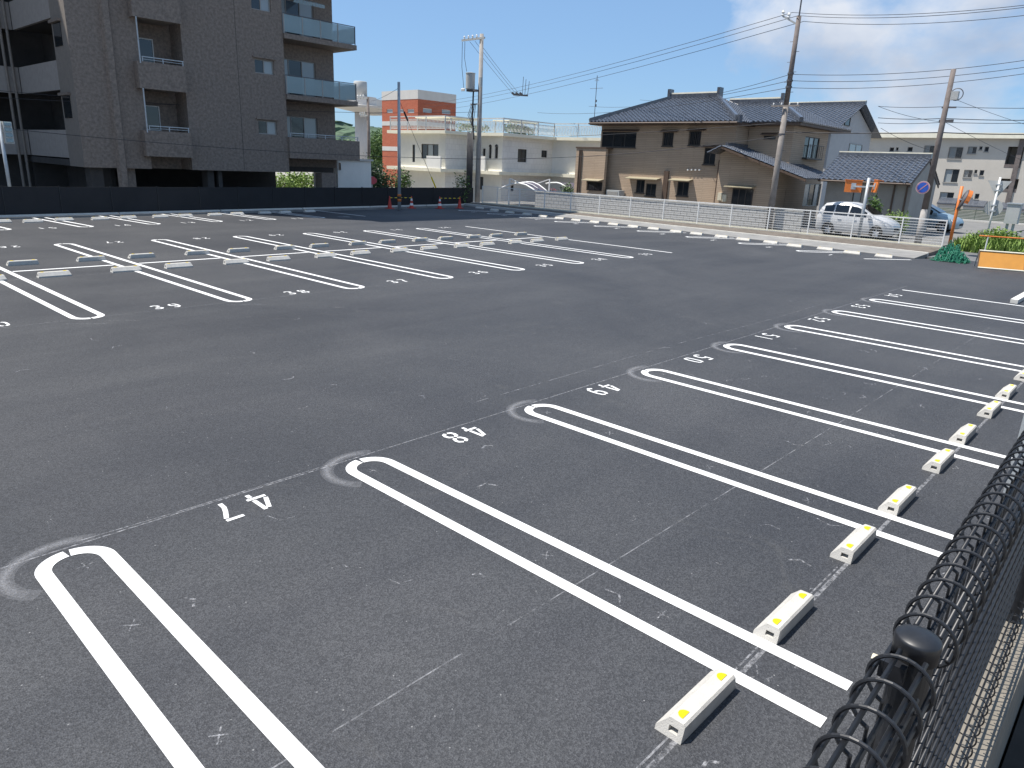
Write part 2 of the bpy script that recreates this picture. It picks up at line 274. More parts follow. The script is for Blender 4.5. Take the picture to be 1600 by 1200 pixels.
def window(parent, pl, c, h, d=0.09, fr='frame', gl='glass', split=2, fw_=0.05, gl2=None, sill=None, hood=None, hm='brown', hd=0.5, grille=False):
    u0, u1, v0, v1 = h; mb = MB()
    def bx(a, b, p, q, d0, d1):
        A = P3(pl, c, a, p, d0); B = P3(pl, c, b, q, d1); mb.box(min(A[0], B[0]), max(A[0], B[0]), min(A[1], B[1]), max(A[1], B[1]), p, q)
    f = min(fw_, (u1-u0)*0.16)
    bx(u0, u1, v0, v0+f, d-0.03, d+0.03); bx(u0, u1, v1-f, v1, d-0.03, d+0.03); bx(u0, u0+f, v0+f, v1-f, d-0.03, d+0.03); bx(u1-f, u1, v0+f, v1-f, d-0.03, d+0.03)
    for k in range(1, split):
        um = u0+(u1-u0)*k/split; bx(um-f/2, um+f/2, v0+f, v1-f, d-0.03, d+0.03)
    if sill: bx(u0-0.05, u1+0.05, v0-0.07, v0-0.005, -0.08, d)
    w = mb.build('window', fr, parent)
    for k in range(split):
        a = u0+f+(u1-u0-2*f)*k/split; b = u0+f+(u1-u0-2*f)*(k+1)/split
        mb = MB(); q = [P3(pl, c, *p, d+(0.012 if k % 2 else 0.0)) for p in ((a, v0+f), (b, v0+f), (b, v1-f), (a, v1-f))]; mb.add(q, [(0, 1, 2, 3)])
        mb.build('pane', gl2 if (gl2 and k % 2) else gl, w)
    if grille:
        mb = MB(); n = max(3, int((u1-u0)/0.11))
        for k in range(n+1):
            u = u0+(u1-u0)*k/n; bx(u-0.01, u+0.01, v0, v1, -0.06, -0.04)
        bx(u0, u1, v0, v0+0.03, -0.065, -0.035); bx(u0, u1, v1-0.03, v1, -0.065, -0.035); mb.build('grille', fr, w)
    if hood:
        l, r, z = hood; mb = MB()
        A = [P3(pl, c, l, z+0.10, 0.0), P3(pl, c, l, z+0.14, 0.0), P3(pl, c, l, z+0.04, -hd), P3(pl, c, l, z, -hd)]
        mb.prism(A, Vector(P3(pl, c, r, 0, 0))-Vector(P3(pl, c, l, 0, 0))); mb.build('hood', hm, w)
    return w

# ================================================================== GROUND
gm = MB(); gm.add([(-400, -400, -0.9), (600, -400, -0.9), (600, 600, -0.9), (-400, 600, -0.9)], [(0, 1, 2, 3)])
struct(gm.build('ground', 'earth'))
# paved lot, one sheet with the drop to the lower ground at its rim
BF0, BF1 = Vector((-14, 26.1, 0)), Vector((34.3, 31.45, 0))         # foot of the black panel fence
def bfy(x): return BF0.y+(BF1.y-BF0.y)*(x-BF0.x)/(BF1.x-BF0.x)
RK = lambda y: 29.45+0.115*(y-3)                                  # edge of asphalt against the concrete apron on the far side
lot = MB(); pts = [(-16, -5.02, 0), (31.0, -5.02, 0), (31.0, 1.2, 0), (RK(2.2), 2.2, 0)]+[(RK(y), y, 0) for y in (8, 16, 24, 29.6)]+[(-16, bfy(-16)-0.55, 0)]
lot.prism([(x, y, -0.9) for x, y, z in pts], (0, 0, 0.9)); lot_o = struct(lot.build('parking_lot', 'asphalt'))
# road side beyond the far fence and the entrance
rd = MB(); rd.box(31.0, 140, -60, 3.0, -0.9, -0.03); struct(rd.build('road', 'road'))
yd = MB(); yd.box(34.4, 140, 3.0, 34.0, -0.9, 0.02); struct(yd.build('house_plot', 'plot'))

def ribbon(pts, w, z):
    P = [Vector((p[0], p[1], 0)) for p in pts]; n = len(P); vs = []
    for i, p in enumerate(P):
        a = (P[i]-P[i-1]).normalized() if i else None; b = (P[i+1]-P[i]).normalized() if i < n-1 else None
        t = ((a or b)+(b or a)).normalized(); nn = Vector((-t.y, t.x, 0)); k = 1/max(0.5, nn.dot(Vector((-(b or a).y, (b or a).x, 0))))
        vs += [p+nn*(w/2*k)+Vector((0, 0, z)), p-nn*(w/2*k)+Vector((0, 0, z))]
    return vs, [(2*i, 2*i+1, 2*i+3, 2*i+2) for i in range(n-1)]
ZP = 0.004
def loop_pts(R, sx, y_end, s=1.0):
    a0 = math.pi/2+0.06
    arc = [(R*math.cos(a0+(math.pi-a0)*k/9)*sx*-1*-1, R*math.sin(a0+(math.pi-a0)*k/9)-0.15*s) for k in range(10)]
    arc = [(-abs(x) if sx < 0 else abs(x), y) for x, y in arc]
    return arc+[(R*sx, y_end)]
def T2(x, y, ox, oy, ang, s=1.0):
    c, sn = math.cos(ang), math.sin(ang); return (ox+(x*c-y*sn)*s, oy+(x*sn+y*c)*s)
def stall_loop(ox, oy, ang, length, s=1.0, both=False):
    mb = MB()
    for sx in (-1, 1):
        p = loop_pts(0.2, sx, -length)
        mb.add(*ribbon([T2(x, y, ox, oy, ang, s) for x, y in p], 0.1*s, ZP))
    return mb.build('parking_line', 'paint', lot_o)
def single_line(a, b, w=0.1): return MB().add(*ribbon([a, b], w, ZP)).build('parking_line', 'paint', lot_o)
mir = lambda s: [(0.5-x, y) for x, y in s]; rot = lambda s: [(0.5-x, 1-y) for x, y in s]
_c = [(.21, .94), (.1, .85), (.065, .7), (.065, .3), (.1, .15), (.21, .06)]
_6 = [[(.4, .86), (.25, .935), (.1, .8), (.065, .55), (.065, .3), (.12, .12), (.22, .065)], [(.31, .075), (.42, .2), (.43, .38), (.36, .52), (.25, .555), (.15, .51)]]
_8 = [[(.21, .94), (.09, .85), (.07, .74), (.12, .6), (.21, .55)], [(.21, .45), (.09, .38), (.06, .25), (.1, .12), (.21, .06)]]
DIG = {'0': [_c, mir(_c)], '1': [[(.25, 0), (.25, 1)]], '2': [[(.06, .72), (.1, .87), (.25, .935), (.4, .87), (.435, .72), (.36, .55), (.14, .21)], [(.03, .065), (.47, .065)]],
       '3': [[(.06, .8), (.13, .9), (.25, .935), (.38, .88), (.42, .75), (.36, .6), (.2, .55)], [(.2, .42), (.37, .38), (.435, .25), (.37, .11), (.25, .065), (.12, .1), (.05, .2)]],
       '4': [[(.36, 0), (.36, .19)], [(.36, .38), (.36, 1)], [(.25, .95), (.05, .40)], [(.0, .28), (.5, .28)]],
       '5': [[(.08, .935), (.44, .935)], [(.1, .84), (.09, .57), (.25, .61), (.4, .53), (.435, .35), (.4, .15), (.25, .065), (.1, .1), (.04, .2)]],
       '6': _6, '7': [[(.03, .935), (.47, .935)], [(.42, .83), (.28, .5), (.2, .25), (.19, 0)]], '8': _8+[mir(x) for x in _8], '9': [rot(x) for x in _6]}
def number(txt, cx, cy, ang, h=0.33):
    mb = MB(); wd = 0.62*len(txt)-0.12
    gap = 0.38; tot = 0.5*len(txt)+gap*(len(txt)-1)
    for i, ch in enumerate(txt):
        for s in DIG[ch]:
            mb.add(*ribbon([T2((x+i*(0.5+gap)-tot/2)*h, (y-0.5)*h, cx, cy, ang) for x, y in s], 0.115*h, ZP))
    return tag(mb.build('stall_number', 'paint', lot_o), 'white stencilled stall number %s' % txt)
# row of the right: lines 2.5 m apart, numbers 47..54
for i in range(-1, 8): stall_loop(2.5*i, 0, 0, 4.43)
single_line((20.02, 0.05), (20.0, -4.43))
for i in range(-1, 8): number(str(47+i), 2.5*i+1.25, -0.09, math.pi)
# middle double row
aB, pB, xB, yT, yU, yM, sB = 0.0062, 2.7113, 2.6914, 7.99, 18.70, 13.87, 1.085
def BB(x, y): return (x*math.cos(aB)-y*math.sin(aB), x*math.sin(aB)+y*math.cos(aB))
for i in range(-1, 7):
    x = xB+pB*i; mb = MB()
    for sx in (-1, 1):
        f = loop_pts(0.2, sx, 0)[:-1]
        top = [BB(x+a*sB, yU-0.0+b*sB) for a, b in f]; bot = [BB(x+a*sB, yT-b*sB) for a, b in f]
        mb.add(*ribbon(top+bot[::-1], 0.108, ZP))
    mb.build('parking_line', 'paint', lot_o)
single_line(BB(xB+pB*7, yT), BB(xB+pB*7, yU), 0.108)
for i in range(-1, 7): single_line(BB(xB+pB*i+0.30, yM), BB(xB+pB*(i+1)-0.30, yM), 0.108)
for i in range(-1, 7): number(str(39-i), *BB(xB+pB*(i+0.5), yT+0.25), aB, 0.36); number(str(26+i), *BB(xB+pB*(i+0.5), yU-0.1), math.pi+aB, 0.36)
# far row under the black fence
cT = [(4.9, 23.45), (7.47, 23.64), (9.94, 23.95), (12.6, 24.3), (15.18, 24.55), (17.81, 24.75)]; aC = 0.10
for x, y in cT: stall_loop(x, y, math.pi+aC, 4.0, 1.05)
single_line((20.46, 24.97), (20.1, 29.0), 0.105)
xs = [x for x, y in cT]+[20.46]; ys = [y for x, y in cT]+[24.97]
for k in range(6): number(str(15-k), (xs[k]+xs[k+1])/2, (ys[k]+ys[k+1])/2+0.05, aC, 0.40)
# row against the far kerb
dT = [(28.95, 27.2), (28.8, 24.6), (28.65, 21.95), (28.5, 19.26), (28.43, 16.61), (28.3, 13.95), (28.04, 11.16), (27.8, 8.51), (27.33, 5.81)]; aD = math.pi/2+0.045
for x, y in dT: stall_loop(x, y, 0.906, 2.15, 1.07)
single_line((27.17, 3.33), (28.75, 2.15), 0.107)
dall = dT+[(27.17, 3.33)]
for k in range(9): number(str(9-k), (dall[k][0]+dall[k+1][0])/2, (dall[k][1]+dall[k+1][1])/2, aD, 0.40)
# chalk setting-out marks
def chalk(pts, w, m='chalk', z=0.0025): return MB().add(*ribbon(pts, w, z)).build('chalk_mark', m, lot_o)
chalk([(-3.5, 0.13), (0.9, 0.142), (5, 0.15), (11, 0.16), (21, 0.19)], 0.016); chalk([(0.1, 0.19), (0.9, 0.165), (2.3, 0.175)], 0.012)
chalk([(4.6, 0.62), (9, 0.66), (13, 0.55), (16, 0.6)], 0.012, 'faint')
chalk([(-2, -3.93), (2, -3.935), (9, -3.94), (19, -3.95)], 0.03); chalk([(0.2, -3.89), (4, -3.9)], 0.012); chalk([(-0.5, -2.66), (3, -2.70), (8, -2.72), (16, -2.7)], 0.010, 'faint')
for i in range(-1, 8):
    mb = MB(); pts = [(2.5*i+0.40*math.cos(a)-0.02, -0.12+0.36*math.sin(a)) for a in [0.75+k*0.2 for k in range(18)]]
    chalk(pts[1:-1], 0.12, 'spray', 0.0018); chalk(pts[2:-2], 0.075, 'spray', 0.0023); chalk(pts[3:-3], 0.04, 'spray', 0.0028); chalk(pts[4:-5], 0.02, 'spray', 0.0033)
    for yy in (-0.2, -1.1, -2.3, -3.3):
        if random.random() < 0.75:
            x = 2.5*i+random.uniform(-.05, .05); a = random.uniform(0, 1); mb = MB()
            mb.add(*ribbon([(x-0.06*math.cos(a), yy-0.06*math.sin(a)), (x+0.06*math.cos(a), yy+0.06*math.sin(a))], 0.009, 0.0026)); mb.add(*ribbon([(x+0.05*math.sin(a), yy-0.05*math.cos(a)), (x-0.05*math.sin(a), yy+0.05*math.cos(a))], 0.009, 0.0031))
            mb.build('chalk_mark', 'scuff', lot_o)
for i in range(-1, 7):
    for k in range(2):
        x, y = BB(xB+pB*i+random.uniform(-.3, .3), yT-0.25+random.uniform(-.1, .1)); chalk([(x-0.25, y+0.03), (x+0.3, y-0.35)], 0.014, 'scuff')
chalk([BB(0, yT-0.02), BB(8, yT-0.02), BB(14, yT)], 0.012); chalk([BB(2, 12.66), BB(9, 12.66), BB(20, 12.7)], 0.02, 'scuff')
for k in range(110):
    x = random.uniform(0.3, 16); y = random.uniform(-4.6, -0.3) if k < 75 else random.uniform(0.4, 7); a = random.uniform(0, 6.3); l = random.uniform(0.03, 0.14)
    chalk([(x, y), (x+l*math.cos(a), y+l*math.sin(a)), (x+1.6*l*math.cos(a+0.5), y+1.6*l*math.sin(a+0.5))], random.uniform(0.006, 0.022), 'scuff', 0.0015+0.00001*k)
# concrete apron, pale edging and gravel strip on the far side
def band(name, m, x0, x1, z0, z1, y0=2.2, y1=31.2):
    mb = MB(); fy = [y0+(y1-y0)*k/8 for k in range(9)]
    vs = []; 
    for y in fy: vs += [(x0(y), y, -0.9), (x0(y), y, z0), (x1(y), y, z1), (x1(y), y, -0.9)]
    fs = [(4*i+j, 4*i+(j+1) % 4, 4*i+4+(j+1) % 4, 4*i+4+j) for i in range(8) for j in range(4)]+[(0, 1, 2, 3), (32, 35, 34, 33)]
    return struct(mb.add(vs, fs).build(name, m))
XK = lambda y: 31.2+0.062*(y-2)
band('kerb_apron', 'apron', lambda y: RK(y)+0.005, XK, 0.02, 0.09); band('kerb', 'kerbwhite', lambda y: XK(y)+0.005, lambda y: XK(y)+0.12, 0.13, 0.13); band('verge', 'gravel', lambda y: XK(y)+0.125, lambda y: 33.65, 0.10, 0.17); band('fence_footing', 'concrete', lambda y: 33.655, lambda y: 33.85, 0.20, 0.20)
# kerb under the black fence, in blocks
kb = MB(); kb.prism([(BF0.x, bfy(BF0.x)-0.5, -0.9), (34.2, bfy(34.2)-0.5, -0.9), (34.2, bfy(34.2)+0.35, -0.9), (BF0.x, bfy(BF0.x)+0.35, -0.9)], (0, 0, 0.93)); footing = struct(kb.build('verge', 'apron'))
for k in range(10):
    x0 = -13.5+4.75*k; x1 = x0+4.68; mb = MB(); mb.prism([(x0, bfy(x0)-0.28, 0.031), (x1, bfy(x1)-0.28, 0.031), (x1, bfy(x1)-0.14, 0.031), (x0, bfy(x0)-0.14, 0.031)], (0, 0, 0.07)); mb.build('kerb_block', 'kerbwhite', footing)
# kerb at the right edge of the frame
kr = MB(); kr.box(20.3, 30.5, -2.52, -2.36, 0.001, 0.10); struct(kr.build('kerb', 'kerbwhite'))
for k in range(4):
    pass

# ================================================================== WHEEL STOPS
def stop_proto():
    root = empty('wheel_stop', (0, 0, 0), '', 'wheel stop', 'concrete wheel stops in the stalls')
    Ln, W, H = 0.6, 0.155, 0.10
    bm = bmesh.new(); prof = [(0, 0), (0, 0.028), (0.008, 0.036), (0.062, 0.097), (0.07, 0.1), (W-0.012, 0.1), (W, 0.088), (W, 0)]  # low side at y=0
    hole = [(0.072, 0.03), (0.125, 0.03), (0.125, 0.062), (0.072, 0.062)]
    ring = []
    for e in (0, 1):
        X = lambda z: (0.03*z/H if e == 0 else Ln-0.03*z/H)
        o = [bm.verts.new((X(z), -y, z)) for y, z in prof]; h = [bm.verts.new((X(z), -y, z)) for y, z in hole]
        hi = [bm.verts.new((X(z)+(0.05 if e == 0 else -0.05), -y, z)) for y, z in hole]; ring.append(o)
        eds = [bm.edges.new((o[i], o[(i+1) % len(o)])) for i in range(len(o))]+[bm.edges.new((h[i], h[(i+1) % 4])) for i in range(4)]
        bmesh.ops.triangle_fill(bm, use_beauty=True, edges=eds)
        for i in range(4): bm.faces.new((h[i], h[(i+1) % 4], hi[(i+1) % 4], hi[i]))
        bm.faces.new(hi)
    n = len(prof)
    for i in range(n-1): bm.faces.new((ring[0][i], ring[0][i+1], ring[1][i+1], ring[1][i]))
    bmesh.ops.recalc_face_normals(bm, faces=bm.faces)
    me = bpy.data.meshes.new('block'); bm.to_mesh(me); bm.free(); me.materials.append(M['stop'])
    b = bpy.data.objects.new('block', me); COL.objects.link(b); b.parent = root
    for cx in (0.095, 0.505):
        mb = MB(); pts = [(cx+0.034*math.cos(a), -0.118+0.042*math.sin(a), 0.1005) for a in [math.pi*k/8 for k in range(9)]]
        mb.prism(pts, (0, 0, 0.004)); mb.build('reflector', 'yellow', root)
    return root
SP = stop_proto(); SP_used = [False]
def stop(x, y, rz, s, label):
    o = SP if not SP_used[0] else copy_tree(SP); SP_used[0] = True
    o.location = (x, y, 0.0005); o.rotation_euler = (0, 0, rz); o.scale = (s, s, s); o['label'] = label; return o
side = ('nearer', 'farther'); words_ord = 'first second third fourth fifth sixth seventh eighth ninth tenth eleventh twelfth thirteenth fourteenth fifteenth sixteenth seventeenth eighteenth nineteenth twentieth'.split()
_ON = 'zero one two three four five six seven eight nine ten eleven twelve thirteen fourteen fifteen sixteen seventeen eighteen nineteen'.split(); _TE = 'x x twenty thirty forty fifty'.split()
def words(n): return _ON[n] if n < 20 else _TE[n//10]+('' if n % 10 == 0 else '-'+_ON[n % 10])
for i in range(0, 8):
    for j, off in enumerate((0.25, 1.61)):
        if 2.5*i+off < 18.9: stop(2.5*i+off, -3.812+random.uniform(-.01, .01), random.uniform(-.008, .008), 1.0, 'pale concrete wheel stop in right-hand stall number %s, %s of its pair' % (words(47+i), side[j]))
for i in range(-1, 7):
    for j, off in enumerate((0.49, 1.98)):
        x, y = BB(xB+pB*i+off+0.65, 12.66); stop(x, y, math.pi+aB+random.uniform(-.01, .01), sB, 'lit concrete wheel stop in front middle stall number %s, %s of its pair' % (words(39-i), ('left', 'right')[j]))
        x, y = BB(xB+pB*i+off-0.06, 14.98); stop(x, y, aB+random.uniform(-.01, .01), sB, 'shaded-back concrete wheel stop in rear middle stall number %s, %s of its pair' % (words(26+i), ('left', 'right')[j]))
cst = ((3, 348), (53, 347.5), (102, 345), (158, 343.5), (202, 341.5), (252, 340), (291, 338.5), (337, 337), (372, 335.5), (415, 334), (447, 333), (485, 331.5))
for k, (px_, py_) in enumerate(cst):
    g = G(px_, py_); stop(g.x+0.32, g.y, math.pi+0.12, sB, 'concrete wheel stop by the black fence, %s from the left' % words_ord[k])
dst = ((748, 326), (771, 329.5), (795, 333), (822, 336), (847, 339.5), (873, 342.5), (899, 345.5), (928, 348.5), (957, 352), (988, 355.5), (1020, 359), (1055, 363.5), (1087, 367), (1126, 371.5), (1160, 376), (1203, 380.5), (1240, 386), (1288, 391), (1330, 397), (1380, 402.5))
for k, (px_, py_) in enumerate(dst):
    g = G(px_, py_); stop(g.x, g.y-0.32, math.pi/2, sB, 'sunlit concrete wheel stop by the white fence, %s from the left' % words_ord[k])

# ================================================================== NEAR BLACK ROLL-TOP FENCE
FY, FZ0, FZ1, RR = -5.088, 0.70, 2.10, 0.046
rw = MB(); rw.box(-16, 40, -5.155, -5.022, -0.9, 0.63); rwo = rw.build('retaining_wall', 'oldconcrete'); tag(rwo, 'beige concrete retaining wall under the black mesh fence', 'wall')
ledge = MB(); ledge.box(-16, 40, -9.0, -5.17, -0.9, -0.5); struct(ledge.build('terrace', 'soil'))
nf = empty('mesh_fence', (-0.03, FY, 0.63), 'black wire mesh fence with rolled top beside the camera', 'fence', None, 0.016)
postx = [-3.03, -0.03, 2.97, 5.97, 8.97]
def vwire():
    mb = MB(); pts = []
    for k in range(19):
        a = -math.pi*0.5+ -2*math.pi*k/20; pts.append((0, 0.006+RR*math.cos(a)*1.0, FZ0+RR+RR*math.sin(a)))
    bot = [(0, 0.006+RR*math.cos(a), FZ0+RR*1.0+RR*math.sin(a)) for a in [math.radians(170-340*k/20) for k in range(21)]][::-1]
    top = [(0, 0.006+RR*math.cos(a), FZ1-RR+RR*math.sin(a)) for a in [math.radians(190+340*k/22) for k in range(23)]]
    # top roll: starts low on the outer side, goes round and comes down
    path = [(0, -0.006-RR*0.0, FZ0+2*RR)]
    circle_t = [(0, RR*math.sin(a), FZ1-RR-RR*math.cos(a)) for a in [math.radians(20+325*k/24) for k in range(25)]]
    circle_b = [(0, RR*math.sin(a), FZ0+RR+RR*math.cos(a)) for a in [math.radians(-345+325*k/24) for k in range(25)]]
    mb.tube(circle_t, 0.0034, 8); mb.tube(circle_b, 0.0030, 6)
    mb.tube([(0, 0.017, FZ0+2*RR-0.006), (0, 0.017, FZ1-2*RR+0.006)], 0.0028, 6)
    o = mb.build('vertical_wire', 'black', None); return o
vw = vwire(); vw.parent = nf; first = True
x = -1.98
while x < 7.9:
    if min(abs(x-q) for q in postx) > 0.04:
        o = vw if first else vw.copy()
        if not first: COL.objects.link(o); o.parent = nf
        o.location = (x+0.03, 0, -0.63); first = False
    x += 0.075
def hwire(y, z, r=0.0042):
    for a, b in zip(postx[:-1], postx[1:]):
        MB().tube([(a+0.045, FY+y, z), (b-0.045, FY+y, z)], r, 6).build('horizontal_wire', 'black', nf, True)
for a in (45, 100, 160, 215, 275, 325): hwire((RR-0.006)*math.sin(math.radians(a)), FZ1-RR-(RR-0.006)*math.cos(math.radians(a)))
for a in (60, 180, 300): hwire((RR-0.006)*math.sin(math.radians(a)), FZ0+RR+(RR-0.006)*math.cos(math.radians(a)))
for k in range(11): hwire(0.011, FZ0+2*RR+0.02+k*(FZ1-FZ0-4*RR-0.04)/10, 0.0048)
for px_ in postx:
    T = FZ1
    mb = MB(); mb.lathe([(0.030, 0.63), (0.030, T-0.008)], (px_, FY, 0), 24); po = mb.build('post', 'black', nf, False)
    mb = MB(); mb.lathe([(0.0335, T-0.035), (0.0342, T-0.004), (0.0335, T-0.001), (0.031, T+0.0015), (0.020, T+0.0055), (0.010, T+0.0075), (0.0005, T+0.008)], (px_, FY, 0), 32); cp = mb.build('post_cap', 'black', po, True)
    mb = MB(); mb.box(px_-0.05, px_+0.012, FY+0.031, FY+0.037, T-0.065, T-0.035); mb.box(px_-0.05, px_-0.03, FY+0.0, FY+0.0305, T-0.065, T-0.035); mb.build('clamp', 'black', po)
    mb = MB(); mb.tube([(px_-0.03, FY+0.0375, T-0.05), (px_-0.03, FY+0.052, T-0.05)], 0.007, 6); mb.build('bolt', 'meter', po)

# ================================================================== WHITE MESH FENCE (far side)
fx = 33.75
wf = empty('mesh_fence', (fx, 16, 0.2), 'white wire mesh fence along the far edge of the lot', 'fence')
fpx = [753, 776, 811, 850, 891, 934, 982, 1034, 1088, 1140, 1199, 1263, 1332, 1409, 1478]
fys = [onx(p, 355 if p > 900 else 330, fx)[0] for p in fpx]
ZB, ZT = 0.21, 1.32
for y in fys: mb = MB(); mb.box(fx-0.025, fx+0.025, y-0.025, y+0.025, 0.16, ZT+0.01); mb.build('post', 'whitem', wf)
for a, b in zip(fys[:-1], fys[1:]):
    mb = MB(); mb.box(fx-0.02, fx+0.02, b+0.026, a-0.026, ZT-0.05, ZT); mb.build('top_rail', 'whitem', wf)
    mb = MB(); mb.box(fx-0.03, fx+0.02, b+0.026, a-0.026, ZB, ZB+0.05); mb.build('bottom_rail', 'creamm', wf)
    mb = MB()
    for k in range(1, 9): z = ZB+0.05+(ZT-ZB-0.1)*k/9; mb.tube([(fx, a-0.026, z), (fx, b+0.026, z)], 0.012, 4)
    n = int((a-b)/0.10)
    for k in range(1, n): y = b+(a-b)*k/n; mb.tube([(fx-0.012, y, ZB+0.05), (fx-0.012, y, ZT-0.05)], 0.0028, 3)
    mb.build('wire_panel', 'whitem', wf, kind='stuff')

# ================================================================== BLACK PANEL FENCE
bfen = empty('panel_fence', (10, bfy(10), 0.03), 'black solid panel fence below the apartment block', 'fence')
BT = 1.14
k = 0; x = -13.9
while x < 34.1:
    x1 = min(x+1.96, 34.15); mb = MB(); mb.prism([(x, bfy(x)-0.02, 0.07), (x1, bfy(x1)-0.02, 0.07), (x1, bfy(x1)+0.02, 0.07), (x, bfy(x)+0.02, 0.07)], (0, 0, BT-0.07+random.uniform(-.006, .006))); mb.build('panel', 'blackf', bfen)
    mb = MB(); mb.prism([(x-0.035, bfy(x)-0.04, 0.03), (x-0.005, bfy(x)-0.04, 0.03), (x-0.005, bfy(x)+0.03, 0.03), (x-0.035, bfy(x)+0.03, 0.03)], (0, 0, BT+0.01)); mb.build('post', 'black', bfen)
    x += 2.0

# ================================================================== APARTMENT BLOCK
yA = 33.5; HA = 31.0
ax0 = ony(133, 266, yA)[0]; axr = ony(452, 262, yA)[0]; zF = ony(400, 268, yA)[1]
axrec0 = ony(226, 150, yA)[0]; axrec1 = ony(291, 150, yA)[0]
ap = empty('apartment_building', ((ax0+axr)/2, yA+4, -0.9), 'tall brown tiled apartment block with balconies behind black fence', 'building')
ST = ony(415, 92, yA)[1]-ony(415, 187, yA)[1]                          # storey height
def arect(l, t, r, b, y=yA): return rect('y', y, l, t, r, b)
w0 = arect(404, 189, 433, 210); 
wins = [(w0[0], w0[1], w0[2]+ST*k, w0[3]+ST*k) for k in range(0, 10) if w0[3]+ST*k < HA-0.5]
wall('wall', 'aptwall', ap, 'y', yA, axrec1, axr, zF, HA, wins, 0.3, 0.16)
for h in wins:
    window(ap, 'y', yA, h, d=0.12, fr='frame', gl='glass', gl2='glassl')
    mb = MB(); mb.box(h[0]-0.12, h[1]+0.12, yA-0.10, yA-0.001, h[3]+0.06, h[3]+0.13); mb.build('window_hood', 'aptwall', ap)
wall('wall', 'aptwall', ap, 'y', yA+0.002, ax0, axrec0, zF, HA, (), 0.3)
# round-edged pilaster left of the recess
px0, px1 = ony(181, 250, yA)[0], ony(197, 250, yA)[0]
mb = MB(); mb.prism([(px0, yA-0.001, -0.9), (px0+0.1, yA-0.22, -0.9), (px1-0.1, yA-0.22, -0.9), (px1, yA-0.001, -0.9)], (0, 0, HA+0.9)); mb.build('pilaster', 'aptwall', ap)
# recessed bay with small balconies
rb = MB(); rb.box(axrec0+0.001, axrec1-0.001, yA+1.3, yA+1.5, zF, HA); rb.build('recess_wall', 'aptwall', ap)
mb = MB(); mb.box(axrec0-0.15, axrec0, yA+0.31, yA+1.5, zF, HA); mb.box(axrec1, axrec1+0.15, yA+0.31, yA+1.5, zF, HA); mb.build('recess_side', 'aptwall', ap)
zb0 = ony(262, 245, yA)[1]; zb1 = ony(262, 206, yA)[1]
bx0, bx1 = ony(226, 225, yA-0.35)[0], ony(298, 225, yA-0.35)[0]
for k in range(0, 10):
    dz = ST*k
    if zb1+dz > HA: break
    b = empty('balcony', (0, 0, 0), None, None); b.parent = ap; b.location = Vector((bx0, yA, zb0+dz))-ap.location; del_ = None
    mb = MB(); mb.box(bx0, bx1, yA-0.5, yA-0.35, zb0+dz, zb1+dz); mb.box(bx0, bx0+0.15, yA-0.349, yA+1.28, zb0+dz, zb1+dz); mb.box(bx1-0.15, bx1, yA-0.349, yA-0.002, zb0+dz, zb1+dz); mb.build('parapet', 'aptwall', b)
    mb = MB(); mb.box(bx0+0.16, bx1-0.16, yA-0.34, yA+1.28, zb0+dz+0.02, zb0+dz+0.2); mb.build('slab', 'aptlight', b)
    mb = MB(); mb.box(bx0+0.25, bx1-0.05, yA-0.45, yA-0.41, zb1+dz+0.2, zb1+dz+0.24); mb.box(bx0+0.25, bx1-0.05, yA-0.44, yA-0.42, zb1+dz+0.1, zb1+dz+0.12)
    for q in range(3): xx = bx0+0.27+q*(bx1-bx0-0.36)/2; mb.box(xx-0.02, xx+0.02, yA-0.449, yA-0.411, zb1+dz, zb1+dz+0.199)
    mb.build('rail', 'galv', b)
    wx = bx0+0.5; h = (wx, wx+1.0, zb1+dz+0.05, zb1+dz+1.25); window(b, 'y', yA+1.29, h, d=-0.03, fr='rail', split=1); box('air_conditioner', 'boxgrey', b, bx1-1.15, bx1-0.4, yA+0.85, yA+1.2, zb0+dz+0.21, zb0+dz+0.8)
    mb = MB(); mb.tube([(bx0+0.12, yA-0.55, zb1+dz-0.1), (bx0+0.12, yA-0.55, zb0+dz+ST)], 0.035, 6); mb.build('downpipe', 'galv', b)
# right wing: set-back wall with glazed balconies
yR = yA+1.6; rx1 = ony(524, 200, yR)[0]
gw = arect(449, 183, 496, 212, yR); doors = [(axr+0.35, gw[1], gw[2]-0.9+ST*k, gw[3]+ST*k) for k in range(10) if gw[3]+ST*k < HA-0.3]
wall('wall', 'aptwall', ap, 'y', yR, axr, rx1, ony(490, 262, yR)[1], HA, doors, 0.3, 0.12)
for h in doors: window(ap, 'y', yR, h, d=0.1, fr='frame', gl='glassl', gl2='glass', split=3)
mb = MB(); mb.box(axr-0.25, axr-0.002, yA+0.31, yR-0.002, zF, HA); mb.build('return_wall', 'aptwall', ap)
mb = MB(); mb.box(rx1-0.3, rx1, yR+0.31, yA+12, zF, HA); mb.build('end_wall', 'aptwall', ap)
brx = ony(559, 150, yA-0.15)[0]; zs = [ony(500, 153, yA-0.15)[1]-0.02, ]
sl0 = ony(500, 160, yA-0.15)[1]; sl1 = ony(500, 152.5, yA-0.15)[1]; gl1 = ony(500, 125, yA-0.15)[1]
